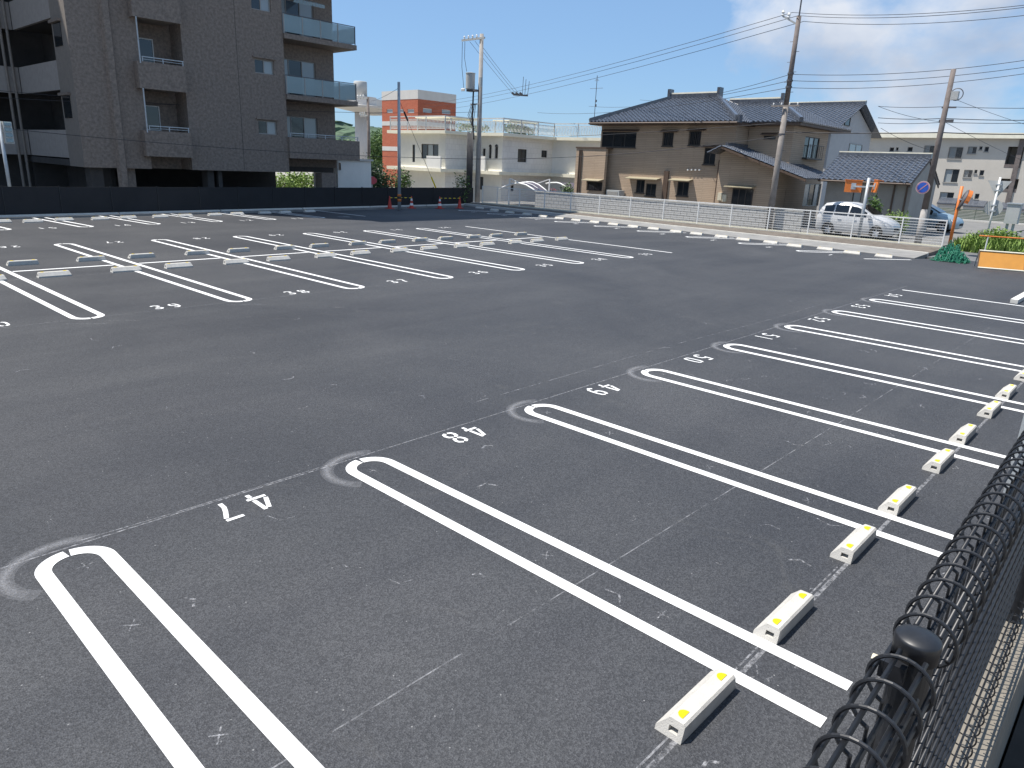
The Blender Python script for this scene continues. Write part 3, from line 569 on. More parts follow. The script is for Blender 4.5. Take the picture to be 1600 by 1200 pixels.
for k in range(0, 10):
    dz = ST*k
    if sl1+dz > HA: break
    b = bpy.data.objects.new('balcony', None); COL.objects.link(b); b.parent = ap; b.location = Vector((axr, yA, sl0+dz))-ap.location
    mb = MB(); mb.box(axr+0.003, brx, yA-0.15, yR-0.004, sl0+dz, sl1+dz); mb.box(rx1+0.003, brx, yR-0.003, yR+3.0, sl0+dz, sl1+dz); mb.build('slab', 'aptwall', b)
    n = 4; W = (brx-0.1-axr-0.03)/n
    for q in range(n):
        g0 = axr+0.03+q*W
        mb = MB(); mb.box(g0+0.03, g0+W-0.03, yA-0.09, yA-0.075, sl1+dz+0.08, gl1+dz); mb.build('glass_panel', 'frost', b)
        mb = MB(); mb.box(g0-0.03, g0+0.029, yA-0.1, yA-0.06, sl1+dz, gl1+dz+0.02); mb.build('rail_post', 'frame', b)
    mb = MB(); mb.box(brx-0.09, brx-0.05, yA-0.1, yA-0.06, sl1+dz, gl1+dz+0.02); mb.build('rail_post', 'steel', b)
    mb = MB(); mb.box(axr+0.003, brx-0.05, yA-0.105, yA-0.055, gl1+dz+0.021, gl1+dz+0.06); mb.build('handrail', 'steel', b)
    mb = MB(); mb.box(brx-0.08, brx-0.065, yA-0.04, yR+0.6, sl1+dz+0.08, gl1+dz); mb.build('glass_panel', 'frost', b)
# solid parapet balcony on the lowest floor
q0 = ony(500, 249, yA-0.15)[1]; q1 = ony(500, 217, yA-0.15)[1]; brx2 = ony(562, 230, yA-0.15)[0]
b = bpy.data.objects.new('balcony', None); COL.objects.link(b); b.parent = ap; b.location = Vector((axr, yA, q0))-ap.location
mb = MB(); mb.box(axr+0.003, brx2, yA-0.15, yA, q0, q1); mb.box(brx2-0.15, brx2, yA+0.001, yR+3, q0, q1); mb.build('parapet', 'aptwall', b)
mb = MB(); mb.box(axr+0.003, brx2-0.16, yA+0.001, yR-0.004, q0+0.05, q0+0.25); mb.build('slab', 'aptlight', b)
mb = MB(); mb.box(axr+0.1, brx2-0.05, yA-0.1, yA-0.06, q1+0.2, q1+0.24); mb.box(axr+0.1, brx2-0.05, yA-0.09, yA-0.07, q1+0.1, q1+0.12)
for k in range(5): xx = axr+0.1+k*(brx2-axr-0.2)/4; mb.box(xx, xx+0.04, yA-0.099, yA-0.061, q1, q1+0.199)
mb.build('rail', 'galv', b)
# striped awning over an upper balcony
s0 = ony(457, -6, yA-0.4); s1 = ony(506, 6, yA-0.4); mb = MB(); n = 10
for k in range(n):
    a = s0[0]+(s1[0]-s0[0])*k/n; c = s0[0]+(s1[0]-s0[0])*(k+0.92)/n; mb.add([(a, yR-0.01, s0[1]+0.45), (c, yR-0.01, s0[1]+0.45), (c, yA-0.5, s0[1]-0.12), (a, yA-0.5, s0[1]-0.12), (c, yA-0.5, s0[1]-0.3), (a, yA-0.5, s0[1]-0.3)], [(0, 1, 2, 3), (3, 2, 4, 5)])
mb.build('awning', 'frost', ap)
# ground floor: pilotis and dark void
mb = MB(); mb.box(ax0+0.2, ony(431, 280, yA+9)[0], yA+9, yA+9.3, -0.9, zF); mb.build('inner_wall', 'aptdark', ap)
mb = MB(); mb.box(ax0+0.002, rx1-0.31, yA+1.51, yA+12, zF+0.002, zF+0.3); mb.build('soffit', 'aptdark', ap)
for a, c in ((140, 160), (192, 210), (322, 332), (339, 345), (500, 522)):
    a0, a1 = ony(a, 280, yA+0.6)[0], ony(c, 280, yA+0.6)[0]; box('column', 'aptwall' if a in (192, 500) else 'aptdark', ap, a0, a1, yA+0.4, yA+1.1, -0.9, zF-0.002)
# west face: wall bay with boxed windows, then open galleries up to the cross wing
gx = ax0; bay = onx(90, 110, gx)[0]-yA
mb = MB(); mb.box(gx-0.001, gx+0.3, yA+0.003, yA+bay, zF, HA); mb.build('wall', 'aptlight', ap)
gy1 = yA+8.6; zg = onx(95, 180, gx)[1]; pz = onx(70, 225, gx)[1]
for k in range(10):
    z0 = onx(108, 188, gx)[1]+ST*k
    if z0+1.3 > HA: break
    box('window_box', 'aptwall', ap, gx-0.16, gx-0.002, yA+bay*0.30, yA+bay*0.96, z0+1.1, z0+1.22)
    box('window', 'glass', ap, gx-0.03, gx-0.003, yA+bay*0.38, yA+bay*0.88, z0+0.1, z0+1.09)
    p0 = pz-0.6+ST*k; p1 = p0+1.3
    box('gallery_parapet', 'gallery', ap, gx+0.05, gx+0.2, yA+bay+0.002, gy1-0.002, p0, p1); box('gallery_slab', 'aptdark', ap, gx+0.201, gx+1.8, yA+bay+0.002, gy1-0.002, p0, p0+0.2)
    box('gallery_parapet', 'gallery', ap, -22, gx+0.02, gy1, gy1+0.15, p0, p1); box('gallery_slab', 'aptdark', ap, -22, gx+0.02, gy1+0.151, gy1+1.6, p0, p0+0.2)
    box('gallery_partition', 'aptlight', ap, gx-1.6, gx-1.45, gy1+0.151, gy1+1.6, p0+0.201, p0+ST-0.001)
    box('gallery_door', 'aptwall', ap, gx+1.74, gx+1.805, yA+bay+1.2, yA+bay+2.2, p0+0.21, p0+2.3)
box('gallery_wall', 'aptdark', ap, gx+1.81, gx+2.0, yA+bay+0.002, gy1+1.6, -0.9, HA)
box('gallery_roof', 'aptlight', ap, gx-0.1, gx+2.0, yA+bay+0.002, gy1-0.002, HA-0.2, HA)
for xx_ in (gx-0.25, gx-0.55): mb = MB(); mb.tube([(xx_, gy1-0.12, 0.2), (xx_, gy1-0.12, HA-0.3)], 0.07, 8); mb.build('downpipe', 'aptlight', ap)
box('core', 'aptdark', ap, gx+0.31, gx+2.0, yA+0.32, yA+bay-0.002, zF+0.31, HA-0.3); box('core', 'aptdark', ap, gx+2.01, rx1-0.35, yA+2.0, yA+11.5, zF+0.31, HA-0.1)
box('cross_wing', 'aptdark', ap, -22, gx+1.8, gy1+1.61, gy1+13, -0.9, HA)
box('cross_wing_roof', 'aptlight', ap, -22, gx+2.0, gy1, gy1+1.6, HA-0.2, HA)
for k_, u_ in enumerate((ony(373, 130, yA)[0],)): box('wall_joint', 'aptdark', ap, u_, u_+0.025, yA-0.004, yA-0.001, zF+0.05, HA-0.1)
box('roof', 'aptlight', ap, ax0-0.2, rx1+0.2, yA-0.3, yA+14, HA+0.001, HA+0.5)
# box on a post at the left edge
lb = ony(2, 225, 31.6)[0]
t = empty('meter_pole', (lb, 31.6, -0.1), 'grey pole with louvred pale box at the left edge', 'pole')
mb = MB(); mb.tube([(lb+0.05, 31.6, -0.1), (lb+0.05, 31.6, 3.6)], 0.07, 10); mb.build('pole', 'galv', t, True)
bz0, bz1 = ony(10, 224, 31.5)[1], ony(10, 190, 31.5)[1]
bxx = box('box', 'boxgrey', t, lb+0.13, ony(19, 205, 31.5)[0], 31.4, 31.7, bz0, bz1)
for k in range(4): z = bz0+(bz1-bz0)*(k+0.18)/4; MB().prism([(lb+0.16, 31.399, z), (lb+0.16, 31.33, z+0.02), (lb+0.16, 31.36, z+0.14), (lb+0.16, 31.399, z+0.16)], (ony(19, 205, 31.5)[0]-lb-0.2, 0, 0)).build('louvre', 'frost', bxx)

# ================================================================== ROOF TILES
def tiled(name, A, B, C, Dd, parent, tw=0.30, th=0.27):
    A, B, C, Dd = map(Vector, (A, B, C, Dd)); e = (B-A); Lu = e.length; eu = e/Lu
    up = ((C+Dd)/2-(A+B)/2); up = up-eu*up.dot(eu); Lv = up.length; ev = up/Lv; nn = eu.cross(ev)
    if nn.z < 0: nn = -nn
    la = (Dd-A).dot(eu); ra = (C-A).dot(eu); mb = MB(); nv = max(2, int(Lv/th)); hv = Lv/nv
    mb.add([A, B, C, Dd], [(0, 1, 2, 3)])
    prof = [(0.0, 0.012), (0.22, 0.0+0.02), (0.5, 0.075), (0.72, 0.075), (1.0, 0.012)]
    for j in range(nv):
        v0, v1 = j*hv, (j+1)*hv; f = (j+0.5)/nv; l = la*f; r = Lu+(ra-Lu)*f; k = math.floor(l/tw)
        while k*tw < r:
            u0 = max(l, k*tw); u1 = min(r, (k+1)*tw); k += 1
            if u1-u0 < 0.03: continue
            lo = [A+eu*(u0+(u1-u0)*p)+ev*(v0-0.02)+nn*(h*1.15+0.032) for p, h in prof]; hi = [A+eu*(u0+(u1-u0)*p)+ev*v1+nn*(h+0.012) for p, h in prof]; ba = [A+eu*(u0+(u1-u0)*p)+ev*(v0-0.02)+nn*0.002 for p, h in prof]
            mb.add(lo+hi+ba, [(i, i+1, i+6, i+5) for i in range(4)]+[(10+i, 11+i, i+1, i) for i in range(4)])
    return mb.build(name, 'tile', parent, kind='stuff')
def ridge(a, b, parent, w=0.28, h=0.3, m='ridge'):
    a = Vector(a); b = Vector(b)
    MB().bar(a+Vector((0, 0, h*0.3)), b+Vector((0, 0, h*0.3)), w, h).build('ridge_course', 'tile', parent)
    mb = MB(); mb.bar(a+Vector((0, 0, h*0.9)), b+Vector((0, 0, h*0.9)), w*0.75, h*0.32); return mb.build('ridge_cap', m, parent)

# ================================================================== TAN HOUSE
X1 = 41.0; XE = X1-0.78
hy0, hy1 = onx(1145, 250, X1)[0], onx(939, 215, X1)[0]
ze = onx(1040, 190.5, XE)[1]
hs = empty('house', (X1+4, (hy0+hy1)/2, 0), 'two-storey tan house with dark hipped tile roof', 'house')
def hr(l, t, r, b, c=X1): return rect('x', c, l, t, r, b)
W_ = dict(a=hr(940.5, 206, 994, 230), b=hr(1036, 207, 1052, 228), c=hr(1077, 205, 1095, 227), d=hr(1100, 231, 1118, 257), e=hr(994, 281, 1007, 301), f=hr(1009, 287, 1025, 306), g=hr(1058, 284, 1076, 306))
W_['a'] = (W_['a'][0], min(W_['a'][1], hy1-0.05), W_['a'][2], W_['a'][3])
wall('wall', 'tan', hs, 'x', X1, hy0, hy1, -0.5, ze+0.15, list(W_.values()), 0.25, 0.12)
box('core', 'tan', hs, X1+0.26, X1+8, hy0+0.01, hy1-0.01, -0.5, ze+0.1)
for k, h in W_.items():
    hood = None
    if k in 'bcd': hood = (h[0]-0.35, h[1]+0.15, h[3]+0.02)
    if k == 'e': hood = (onx(1033, 280, X1)[0], onx(983, 280, X1)[0], h[3]+0.05)
    if k == 'g': hood = (onx(1083, 281, X1)[0], onx(1051, 281, X1)[0], h[3]+0.05)
    if k == 'a': hood = (h[0]-0.2, h[1]-0.1, h[3]+0.02)
    window(hs, 'x', X1, h, d=0.06, fr='frameb', gl='glass', split=3 if k == 'a' else 2, hood=hood, hm='awning' if k in 'eg' else 'brown', hd=0.55 if k in 'eg' else 0.25, grille=k in 'bc', sill=True)
sh = hr(1037, 267, 1044, 312); box('shutter_box', 'brown', hs, X1-0.12, X1-0.002, sh[0], sh[1], 0.0, sh[3])
for l, t, r, b in ((1123, 301, 1129, 313), (1130, 304, 1136, 315)): h = hr(l, t, r, b, 40.35); box('meter_box', 'meter', hs, 40.35-0.16, 40.35-0.003, *h)
for k in range(4): q = onx(1076+k*6, 265.5, X1); mb = MB(); mb.tube([(X1-0.003, q[0], q[1]), (X1-0.14, q[0], q[1])], 0.05, 8); mb.build('insulator', 'whitem', hs)
for px_, t_ in ((1121, 250), (946.5, 235)): q = onx(px_, 280, X1)[0]; mb = MB(); mb.tube([(X1-0.05, q, 0), (X1-0.05, q, onx(px_, t_, X1)[1])], 0.045, 6); mb.build('downpipe', 'brown', hs)
# hipped roof of the front block
RX = X1+4.0
ra = onx(1050, 155, RX); rb_ = onx(1121, 152, RX); zr = (ra[1]+rb_[1])/2
e0y, e1y = onx(1153, 189, XE)[0], onx(921, 191, XE)[0]
ZE2 = ze
tiled('roof', (XE, e0y, ze), (XE, e1y, ze), (RX, ra[0], zr), (RX, rb_[0], zr), hs)
bx2 = 2*RX-XE
tiled('roof', (bx2, e0y, ze), (XE, e0y, ze), (RX, rb_[0], zr), (RX, rb_[0]+0.01, zr), hs)
MB().add([(XE, e1y, ze), (bx2, e1y, ze), (RX, ra[0], zr)], [(0, 1, 2)]).build('roof_hip', 'tile', hs)
MB().add([(bx2, e1y, ze), (bx2, e0y, ze), (RX, rb_[0], zr), (RX, ra[0], zr)], [(0, 1, 2, 3)]).build('roof_back', 'tile', hs)
box('eaves', 'brown', hs, XE+0.02, bx2-0.02, e0y+0.02, e1y-0.02, ze-0.16, ze-0.01)
mb = MB(); mb.tube([(XE-0.06, e0y, ze-0.07), (XE-0.06, e1y, ze-0.07)], 0.06, 6); mb.build('gutter', 'brown', hs)
rc = ridge((RX, rb_[0]-0.1, zr), (RX, ra[0]+0.1, zr), hs, 0.35, 0.36, 'fascia')
for yy in (rb_[0]-0.15, ra[0]+0.15): box('ridge_end', 'tile', hs, RX-0.25, RX+0.25, yy-0.1, yy+0.1, zr-0.1, zr+0.62)
for a, b in (((XE, e0y, ze+0.05), (RX, rb_[0], zr)), ((XE, e1y, ze+0.05), (RX, ra[0], zr))): ridge(a, b, hs, 0.24, 0.22, 'tile')
box('ridge_end', 'tile', hs, XE-0.05, XE+0.3, e0y-0.12, e0y+0.18, ze-0.05, ze+0.38)
# annex on the left with a parapet
XN = 40.2; ny0, ny1 = onx(945, 260, XN)[0]+0.0, onx(899, 260, XN)[0]; nz = onx(922, 232, XN)[1]
nw = hr(917, 284, 943, 298, XN); nw = (max(nw[0], ny0+0.1), nw[1], nw[2], nw[3])
wall('wall', 'tan', hs, 'x', XN, ny0, ny1, -0.5, nz, [nw], 0.25, 0.12); box('core', 'tan', hs, XN+0.26, X1+5, max(ny0, hy1+0.01), ny1-0.01, -0.5, nz-0.01)
window(hs, 'x', XN, nw, d=0.06, fr='frameb', hood=(nw[0]-0.1, nw[1]+0.1, nw[3]+0.05), hm='awning', hd=0.6, grille=True)
box('parapet_cap', 'brown', hs, XN-0.05, X1+5, ny0-0.03, ny1+0.03, nz+0.001, nz+0.1)
for px_ in (905, 908): q = onx(px_, 260, XN)[0]; mb = MB(); mb.tube([(XN-0.06, q, 0), (XN-0.06, q, nz-0.1)], 0.05, 6); mb.build('downpipe', 'brown', hs)
# set-back second block
X2 = 42.6; sy0 = onx(1238, 220, X2)[0]; sy1 = hy0-0.02; ze2 = onx(1200, 191, X2-0.6)[1]
sw = hr(1193, 212, 1212, 218, X2)
wall('wall', 'tan', hs, 'x', X2, sy0, sy1, -0.5, ze2+0.1, [sw], 0.25, 0.12); window(hs, 'x', X2, sw, d=0.06, fr='frameb', hood=(sw[0]-0.1, sw[1]+0.1, sw[3]+0.03), hd=0.3)
xb = ony(1290, 240, sy0)[0]; swn = rect('y', sy0, 1256, 214, 1279, 248); sd1 = rect('y', sy0, 1256, 287, 1281, 322); sd2 = rect('y', sy0, 1240.5, 289, 1250, 309)
wall('wall', 'tan', hs, 'y', sy0-0.002, X2, xb, -0.5, ze2+0.1, [swn, sd1], 0.25, 0.12)
window(hs, 'y', sy0-0.002, swn, d=0.06, fr='frameb', gl='glass', gl2='glassl', split=3); window(hs, 'y', sy0-0.002, sd1, d=0.06, fr='frame', gl='glassl', gl2='glass', split=3)
mb = MB(); 
for k in range(9): a = swn[0]-0.05+(swn[1]-swn[0]+0.1)*k/8; mb.box(a-0.012, a+0.012, sy0-0.3, sy0-0.28, swn[2]+0.02, swn[2]+0.75)
mb.box(swn[0]-0.08, swn[1]+0.08, sy0-0.31, sy0-0.27, swn[2]+0.751, swn[2]+0.79); mb.box(swn[0]-0.08, swn[1]+0.08, sy0-0.31, sy0-0.003, swn[2]-0.06, swn[2]+0.019); mb.build('window_railing', 'frameb', hs)
R2x = X2+3.6; r2a = onx(1143, 164, R2x); r2b = onx(1220, 161, R2x); zr2 = (r2a[1]+r2b[1])/2
E2 = X2-0.6; e2y = sy0-0.6; xb2 = 2*R2x-E2
tiled('roof', (E2, e2y, ze2), (E2, e0y+0.3, ze2), (R2x, r2a[0]+1.5, zr2), (R2x, r2b[0], zr2), hs)
tiled('roof', (xb2, e2y, ze2), (E2, e2y, ze2), (R2x, r2b[0], zr2), (R2x, r2b[0]+0.01, zr2), hs)
MB().add([(xb2, e2y, ze2), (R2x, r2b[0], zr2), (R2x, r2a[0]+1.5, zr2), (xb2, e0y, ze2)], [(0, 1, 2, 3)]).build('roof_back', 'tile', hs)
box('eaves', 'brown', hs, E2+0.02, xb2-0.02, e2y+0.02, sy1, ze2-0.16, ze2-0.01)
ridge((R2x, r2b[0]-0.1, zr2), (R2x, r2a[0]+0.1, zr2), hs, 0.35, 0.36, 'fascia'); ridge((E2, e2y, ze2+0.05), (R2x, r2b[0], zr2), hs, 0.24, 0.22, 'tile')
box('ridge_end', 'tile', hs, R2x-0.25, R2x+0.25, r2b[0]-0.25, r2b[0]-0.05, zr2-0.1, zr2+0.6)
box('core', 'tan', hs, X2+0.26, xb-0.02, sy0+0.26, sy1, -0.5, ze2)
# single-storey lean-to with a sloping top edge
XL = 40.35; ly0, ly1 = onx(1203, 300, XL)[0], onx(1121, 280, XL)[0]
pk = onx(1139, 233, XL); lowz = onx(1203, 262, XL)[1]; lef = onx(1121, 240, XL)[1]
lw = hr(1144, 295, 1176, 322, XL)
mb = MB(); out = [(XL, ly1, -0.5), (XL, ly1, lef), (XL, pk[0], pk[1]), (XL, ly0, lowz), (XL, ly0, -0.5)]
mb.prism(out, (X2-XL-0.002, 0, 0)); mb.build('lean_to', 'tan', hs)
lwin = window(hs, 'x', XL, (lw[0], lw[1], max(0.1, lw[2]), lw[3]), d=-0.035, fr='frameb', split=3, hood=(onx(1181, 293, XL)[0], onx(1137, 292, XL)[0], lw[3]+0.06), hm='awning', hd=0.55)
eL = onx(1259, 281, XL-0.95); d_ = Vector((0, eL[0]-pk[0], eL[1]-pk[1]-0.08))
tiled('roof', (XL-0.95, eL[0], eL[1]+0.04), (X2+2.2, eL[0], eL[1]+0.04), (X2+2.2, pk[0], pk[1]+0.12), (XL-0.95, pk[0], pk[1]+0.12), hs, 0.28, 0.27)
tiled('roof', (X2, ly1+0.35, lef-0.02), (XL-0.95, ly1+0.35, lef-0.02), (XL-0.95, pk[0], pk[1]+0.12), (X2, pk[0], pk[1]+0.12), hs, 0.28, 0.27)
ridge((XL-0.35, pk[0], pk[1]+0.15), (X2, pk[0], pk[1]+0.15), hs, 0.2, 0.2, 'tile')
mb = MB(); mb.prism([(XL-0.95, eL[0], eL[1]-0.1), (XL-0.95, pk[0], pk[1]-0.02), (XL-0.95, pk[0], pk[1]+0.10), (XL-0.95, eL[0], eL[1]+0.02)], (0.06, 0, 0)); mb.build('bargeboard', 'brown', hs)
# porch in the recess
py0 = sy0; mb = MB(); mb.box(X2-0.05, X2-0.003, onx(1228, 300, X2)[0], onx(1217, 300, X2)[0], 0, 2.1); mb.build('door', 'brown', hs)
# antenna
aq = onx(928, 192, XE+0.3); t = empty('roof_antenna', (XE+0.3, aq[0], aq[1]), 'thin television antenna mast at the left roof corner', 'antenna')
za = zat(XE+0.3, aq[0], 118); mb = MB(); mb.tube([(XE+0.3, aq[0], aq[1]-0.05), (XE+0.3, aq[0], za)], 0.022, 6); mb.build('mast', 'steel', t)
for py_, hw, nm in ((138, 0.55, 'long_element'), (126, 0.18, 'short_element'), (124, 0.12, 'short_element')):
    z = zat(XE+0.3, aq[0], py_); mb = MB(); mb.tube([(XE+0.3, aq[0]-hw, z), (XE+0.3, aq[0]+hw, z)], 0.012, 5); mb.build(nm, 'steel', t)
for py_ in (156, 163): z = zat(XE+0.3, aq[0], py_); box('booster', 'steel', t, XE+0.25, XE+0.32, aq[0]-0.1, aq[0]-0.02, z-0.15, z)
# white air-conditioner cabinet
h = hr(947, 297, 967, 310, 40.3); t = empty('cabinet', (40.6, h[0], 0), 'pale grey outdoor unit against the tan house wall', 'outdoor unit'); box('body', 'boxgrey', t, 40.3, 40.95, h[0], h[1], 0, h[3]); box('grille', 'frame', t, 40.28, 40.299, h[0]+0.1, h[1]-0.1, h[3]-0.7, h[3]-0.1)

# ================================================================== PALE GABLED HOUSE BEHIND
yG = 15.2; gpk = ony(1340, 163, yG); gl_ = ony(1286, 222, yG); gr_ = ony(1367, 212, yG)
gh = empty('house', (gpk[0], yG+4, 0), 'pale grey gabled house behind the tan house', 'house')
hw = 4.3; zev = gr_[1]+0.1
gwn = rect('y', yG, 1326, 225, 1346, 239); vent = rect('y', yG, 1320, 178, 1328, 197)
mb = MB(); x0, x1 = gpk[0]-hw, gpk[0]+hw
mb.prism([(x0, yG, -0.5), (x1, yG, -0.5), (x1, yG, zev), (gpk[0], yG, gpk[1]-0.15), (x0, yG, zev)], (0, 9, 0)); mb.build('wall', 'palewall', gh)
window(gh, 'y', yG, gwn, d=-0.03, fr='frame', gl='glassl'); window(gh, 'y', yG, vent, d=-0.03, fr='frameb', split=1)
sl = (gpk[1]-zev)/hw
tiled('roof', (x0-0.7, yG-0.6, zev-0.7*sl), (x0-0.7, yG+9.5, zev-0.7*sl), (gpk[0], yG+9.5, gpk[1]), (gpk[0], yG-0.6, gpk[1]), gh, 0.34, 0.30)
tiled('roof', (x1+0.7, yG+9.5, zev-0.7*sl), (x1+0.7, yG-0.6, zev-0.7*sl), (gpk[0], yG-0.6, gpk[1]), (gpk[0], yG+9.5, gpk[1]), gh, 0.34, 0.30)
ridge((gpk[0], yG-0.6, gpk[1]), (gpk[0], yG+9.5, gpk[1]), gh, 0.3, 0.25, 'fascia')

# ================================================================== OUTBUILDING
XO = 42.0; OE = XO-0.6; oy0, oy1 = onx(1424, 300, XO)[0], min(onx(1290, 300, XO)[0], sy0-0.7)
oze = onx(1370, 284.5, OE)[1]; OR = XO+2.3; ozr = onx(1390, 245, OR)[1]; ory0, ory1 = onx(1456, 246, OR)[0], onx(1322, 243, OR)[0]
ob = empty('outbuilding', (XO+2, (oy0+oy1)/2, 0), 'low grey outbuilding with ribbed dark tile roof behind the silver car', 'house')
od = rect('x', XO, 1330, 297, 1344, 338); 
wall('wall', 'greywall', ob, 'x', XO, oy0, oy1, -0.5, oze+0.1, [od], 0.2, 0.1); window(ob, 'x', XO, od, d=0.06, fr='frameb', gl='glassl', split=1)
mb = MB(); mb.prism([(XO+0.006, oy0-0.002, -0.5), (XO+4.6, oy0-0.002, -0.5), (XO+4.6, oy0-0.002, oze), (OR, oy0-0.002, ozr-0.25), (XO+0.006, oy0-0.002, oze)], (0, 0.19, 0)); mb.build('gable_wall', 'greywall', ob)
box('core', 'greywall', ob, XO+0.21, XO+4.6, oy0+0.2, oy1, -0.5, oze)
tiled('roof', (OE, ory0, oze), (OE, oy1+0.4, oze), (OR, oy1+0.4, ozr), (OR, ory0, ozr), ob, 0.31, 0.28); XB = 2*OR-OE
tiled('roof', (XB, oy1+0.4, oze), (XB, ory0, oze), (OR, ory0, ozr), (OR, oy1+0.4, ozr), ob, 0.31, 0.28)
ridge((OR, ory0, ozr), (OR, oy1+0.4, ozr), ob, 0.26, 0.24, 'fascia')
mb = MB()
for s in (-1, 1): mb.prism([(OR, ory0+0.03, ozr-0.02), (OR, ory0+0.03, ozr-0.2), (OR+s*(OR-OE), ory0+0.03, oze-0.2), (OR+s*(OR-OE), ory0+0.03, oze-0.02)], (0, 0.05, 0))
mb.build('bargeboard', 'brown', ob)
for px_ in (1395, 1415): q = onx(px_, 310, XO)[0]; mb = MB(); mb.tube([(XO-0.05, q, 0), (XO-0.05, q, oze-0.1)], 0.045, 6); mb.build('downpipe', 'brown', ob)
mb = MB(); mb.tube([(OE-0.05, ory0, oze-0.05), (OE-0.05, oy1+0.3, oze-0.05)], 0.05, 6); mb.build('gutter', 'brown', ob)

# ================================================================== GARDEN WALL
XW = 35.3
gwall = empty('garden_wall', (XW, 18, 0), 'grey block garden wall seen through the white fence', 'wall')
wy0, wy1 = onx(1252, 350, XW)[0], onx(836, 310, XW)[0]; n = int((wy1-wy0)/0.4)
zt = 1.12
wz = [0.02+0.22*k for k in range(5)]
for j in range(5):
    for i in range(n):
        y = wy0+(wy1-wy0)*i/n; w = (wy1-wy0)/n
        if (j*n+i) == 0:
            mb = MB(); mb.box(XW, XW+0.12, y+0.006, y+w-0.006, wz[j]+0.006, wz[j]+0.214); bl = mb.build('block', 'block', gwall)
        elif j*n+i < 300 or True:
            c = bl.copy(); COL.objects.link(c); c.location = (random.uniform(-.004, .004), y-wy0+(w/2 if j % 2 else 0)-(w*0.5 if j % 2 and i == n-1 else 0), wz[j]-wz[0])
mb = MB(); mb.box(XW+0.012, XW+0.108, wy0+0.02, wy1-0.02, -0.5, zt-0.02); mb.build('mortar', 'concrete', gwall)
box('coping', 'concrete', gwall, XW-0.03, XW+0.15, wy0, wy1, zt+0.001, zt+0.06)

# ================================================================== WHITE BUILDING WITH ROOF RAILING
wb = empty('flat_roof_building', (46, 40, -0.9), 'white flat-roofed building with railed roof terrace behind the pole', 'building')
xa, xm, xc = 38.5, 41.4, 47.5
yl = onx(621, 240, xa)[0]; y1_ = onx(696, 240, xa)[0]; y2_ = onx(785, 240, xm)[0]; y3_ = onx(945, 250, xc)[0]
zt1 = onx(660, 209, xa)[1]; zc1 = onx(660, 264, xa)[1]
hA = [rect('x', xa, 658, 225, 685, 248), rect('x', xa, 644, 226, 648.5, 253)]
wall('wall', 'white', wb, 'x', xa, y1_, yl, -0.9, zt1, hA, 0.2, 0.15)
window(wb, 'x', xa, hA[0], d=0.1, fr='frameb', gl='glass', gl2='glassl', split=3); window(wb, 'x', xa, hA[1], d=0.1, fr='frameb', split=1)
wall('wall', 'whitetile', wb, 'y', y1_-0.002, xa, xm, -0.9, zt1, (), 0.2)
hB = [rect('x', xm, 754, 232, 758.5, 247), rect('x', xm, 763.5, 229, 768, 247.5), rect('x', xm, 773, 229, 778, 247.5), rect('x', xm, 742, 276, 755, 296)]
wall('wall', 'white', wb, 'x', xm, y2_, y1_-0.003, -0.9, zt1, hB, 0.2, 0.15)
for k, h in enumerate(hB):
    w = window(wb, 'x', xm, h, d=0.1, fr='frameb', split=1)
    if k in (1, 2):
        c = (h[0]+h[1])/2; r = (h[1]-h[0])/2; MB().prism([(xm-0.004, c+r*math.cos(a), h[3]+r*math.sin(a)) for a in [math.pi*i/8 for i in range(9)]], (0.03, 0, 0)).build('arch_pane', 'glass', wb)
hC = [rect('y', y2_, 809, 233, 823, 253.5), rect('y', y2_, 846, 235, 855, 246), rect('y', y2_, 798, 286, 803, 299)]
wall('wall', 'whitetile', wb, 'y', y2_-0.002, xm, xc, -0.9, zt1, hC, 0.2, 0.15)
for h in hC: window(wb, 'y', y2_-0.002, h, d=0.1, fr='frameb', gl='glass', split=2 if h[1]-h[0] > 0.4 else 1)
nar = rect('x', xc, 874, 233, 877.5, 252)
wall('wall', 'white', wb, 'x', xc, y3_, y2_-0.003, -0.9, zt1, (), 0.2)
box('core', 'white', wb, xa+0.21, 62, y1_+0.2, yl-0.01, -0.9, zt1-0.01); box('core', 'white', wb, xm+0.21, 62, y2_+0.2, y1_+0.19, -0.9, zt1-0.01); box('core', 'white', wb, xc+0.21, 62, y3_+0.01, y2_+0.19, -0.9, zt1-0.01)
ov = 0.7
box('roof_slab', 'fascia', wb, xa-ov, 62, y1_-ov, yl+0.5, zt1+0.001, zt1+0.24); box('roof_slab', 'fascia', wb, xm-ov, 62, y2_-ov, y1_-ov-0.002, zt1+0.001, zt1+0.24); box('roof_slab', 'fascia', wb, xc-ov, 62, y3_-0.3, y2_-ov-0.002, zt1+0.001, zt1+0.24)
box('canopy', 'fascia', wb, xa-1.0, xa-0.002, y1_-0.6, yl+0.2, zc1-0.13, zc1+0.12); box('canopy', 'fascia', wb, xa-0.0, xm-0.002, y1_-0.6, y1_-0.004, zc1-0.12, zc1+0.11)
box('canopy', 'fascia', wb, xm-0.9, xm-0.002, y2_-0.6, y1_-0.61, zc1-0.16, zc1+0.1); box('canopy', 'fascia', wb, xm, xc-0.002, y2_-0.55, y2_-0.004, zc1-0.16, zc1+0.09); box('canopy', 'fascia', wb, xc-0.9, xc-0.002, y3_, y2_-0.56, zc1-0.16, zc1+0.1)
box('balcony_panel', 'white', wb, xa-0.95, xa-0.85, y1_-0.5, y1_+1.2, zc1+0.121, zc1+1.05); box('balcony_panel', 'white', wb, xm-0.85, xm-0.75, y2_+1.1, y1_-0.62, zc1+0.101, zc1+1.2)
zr_ = zt1+0.24
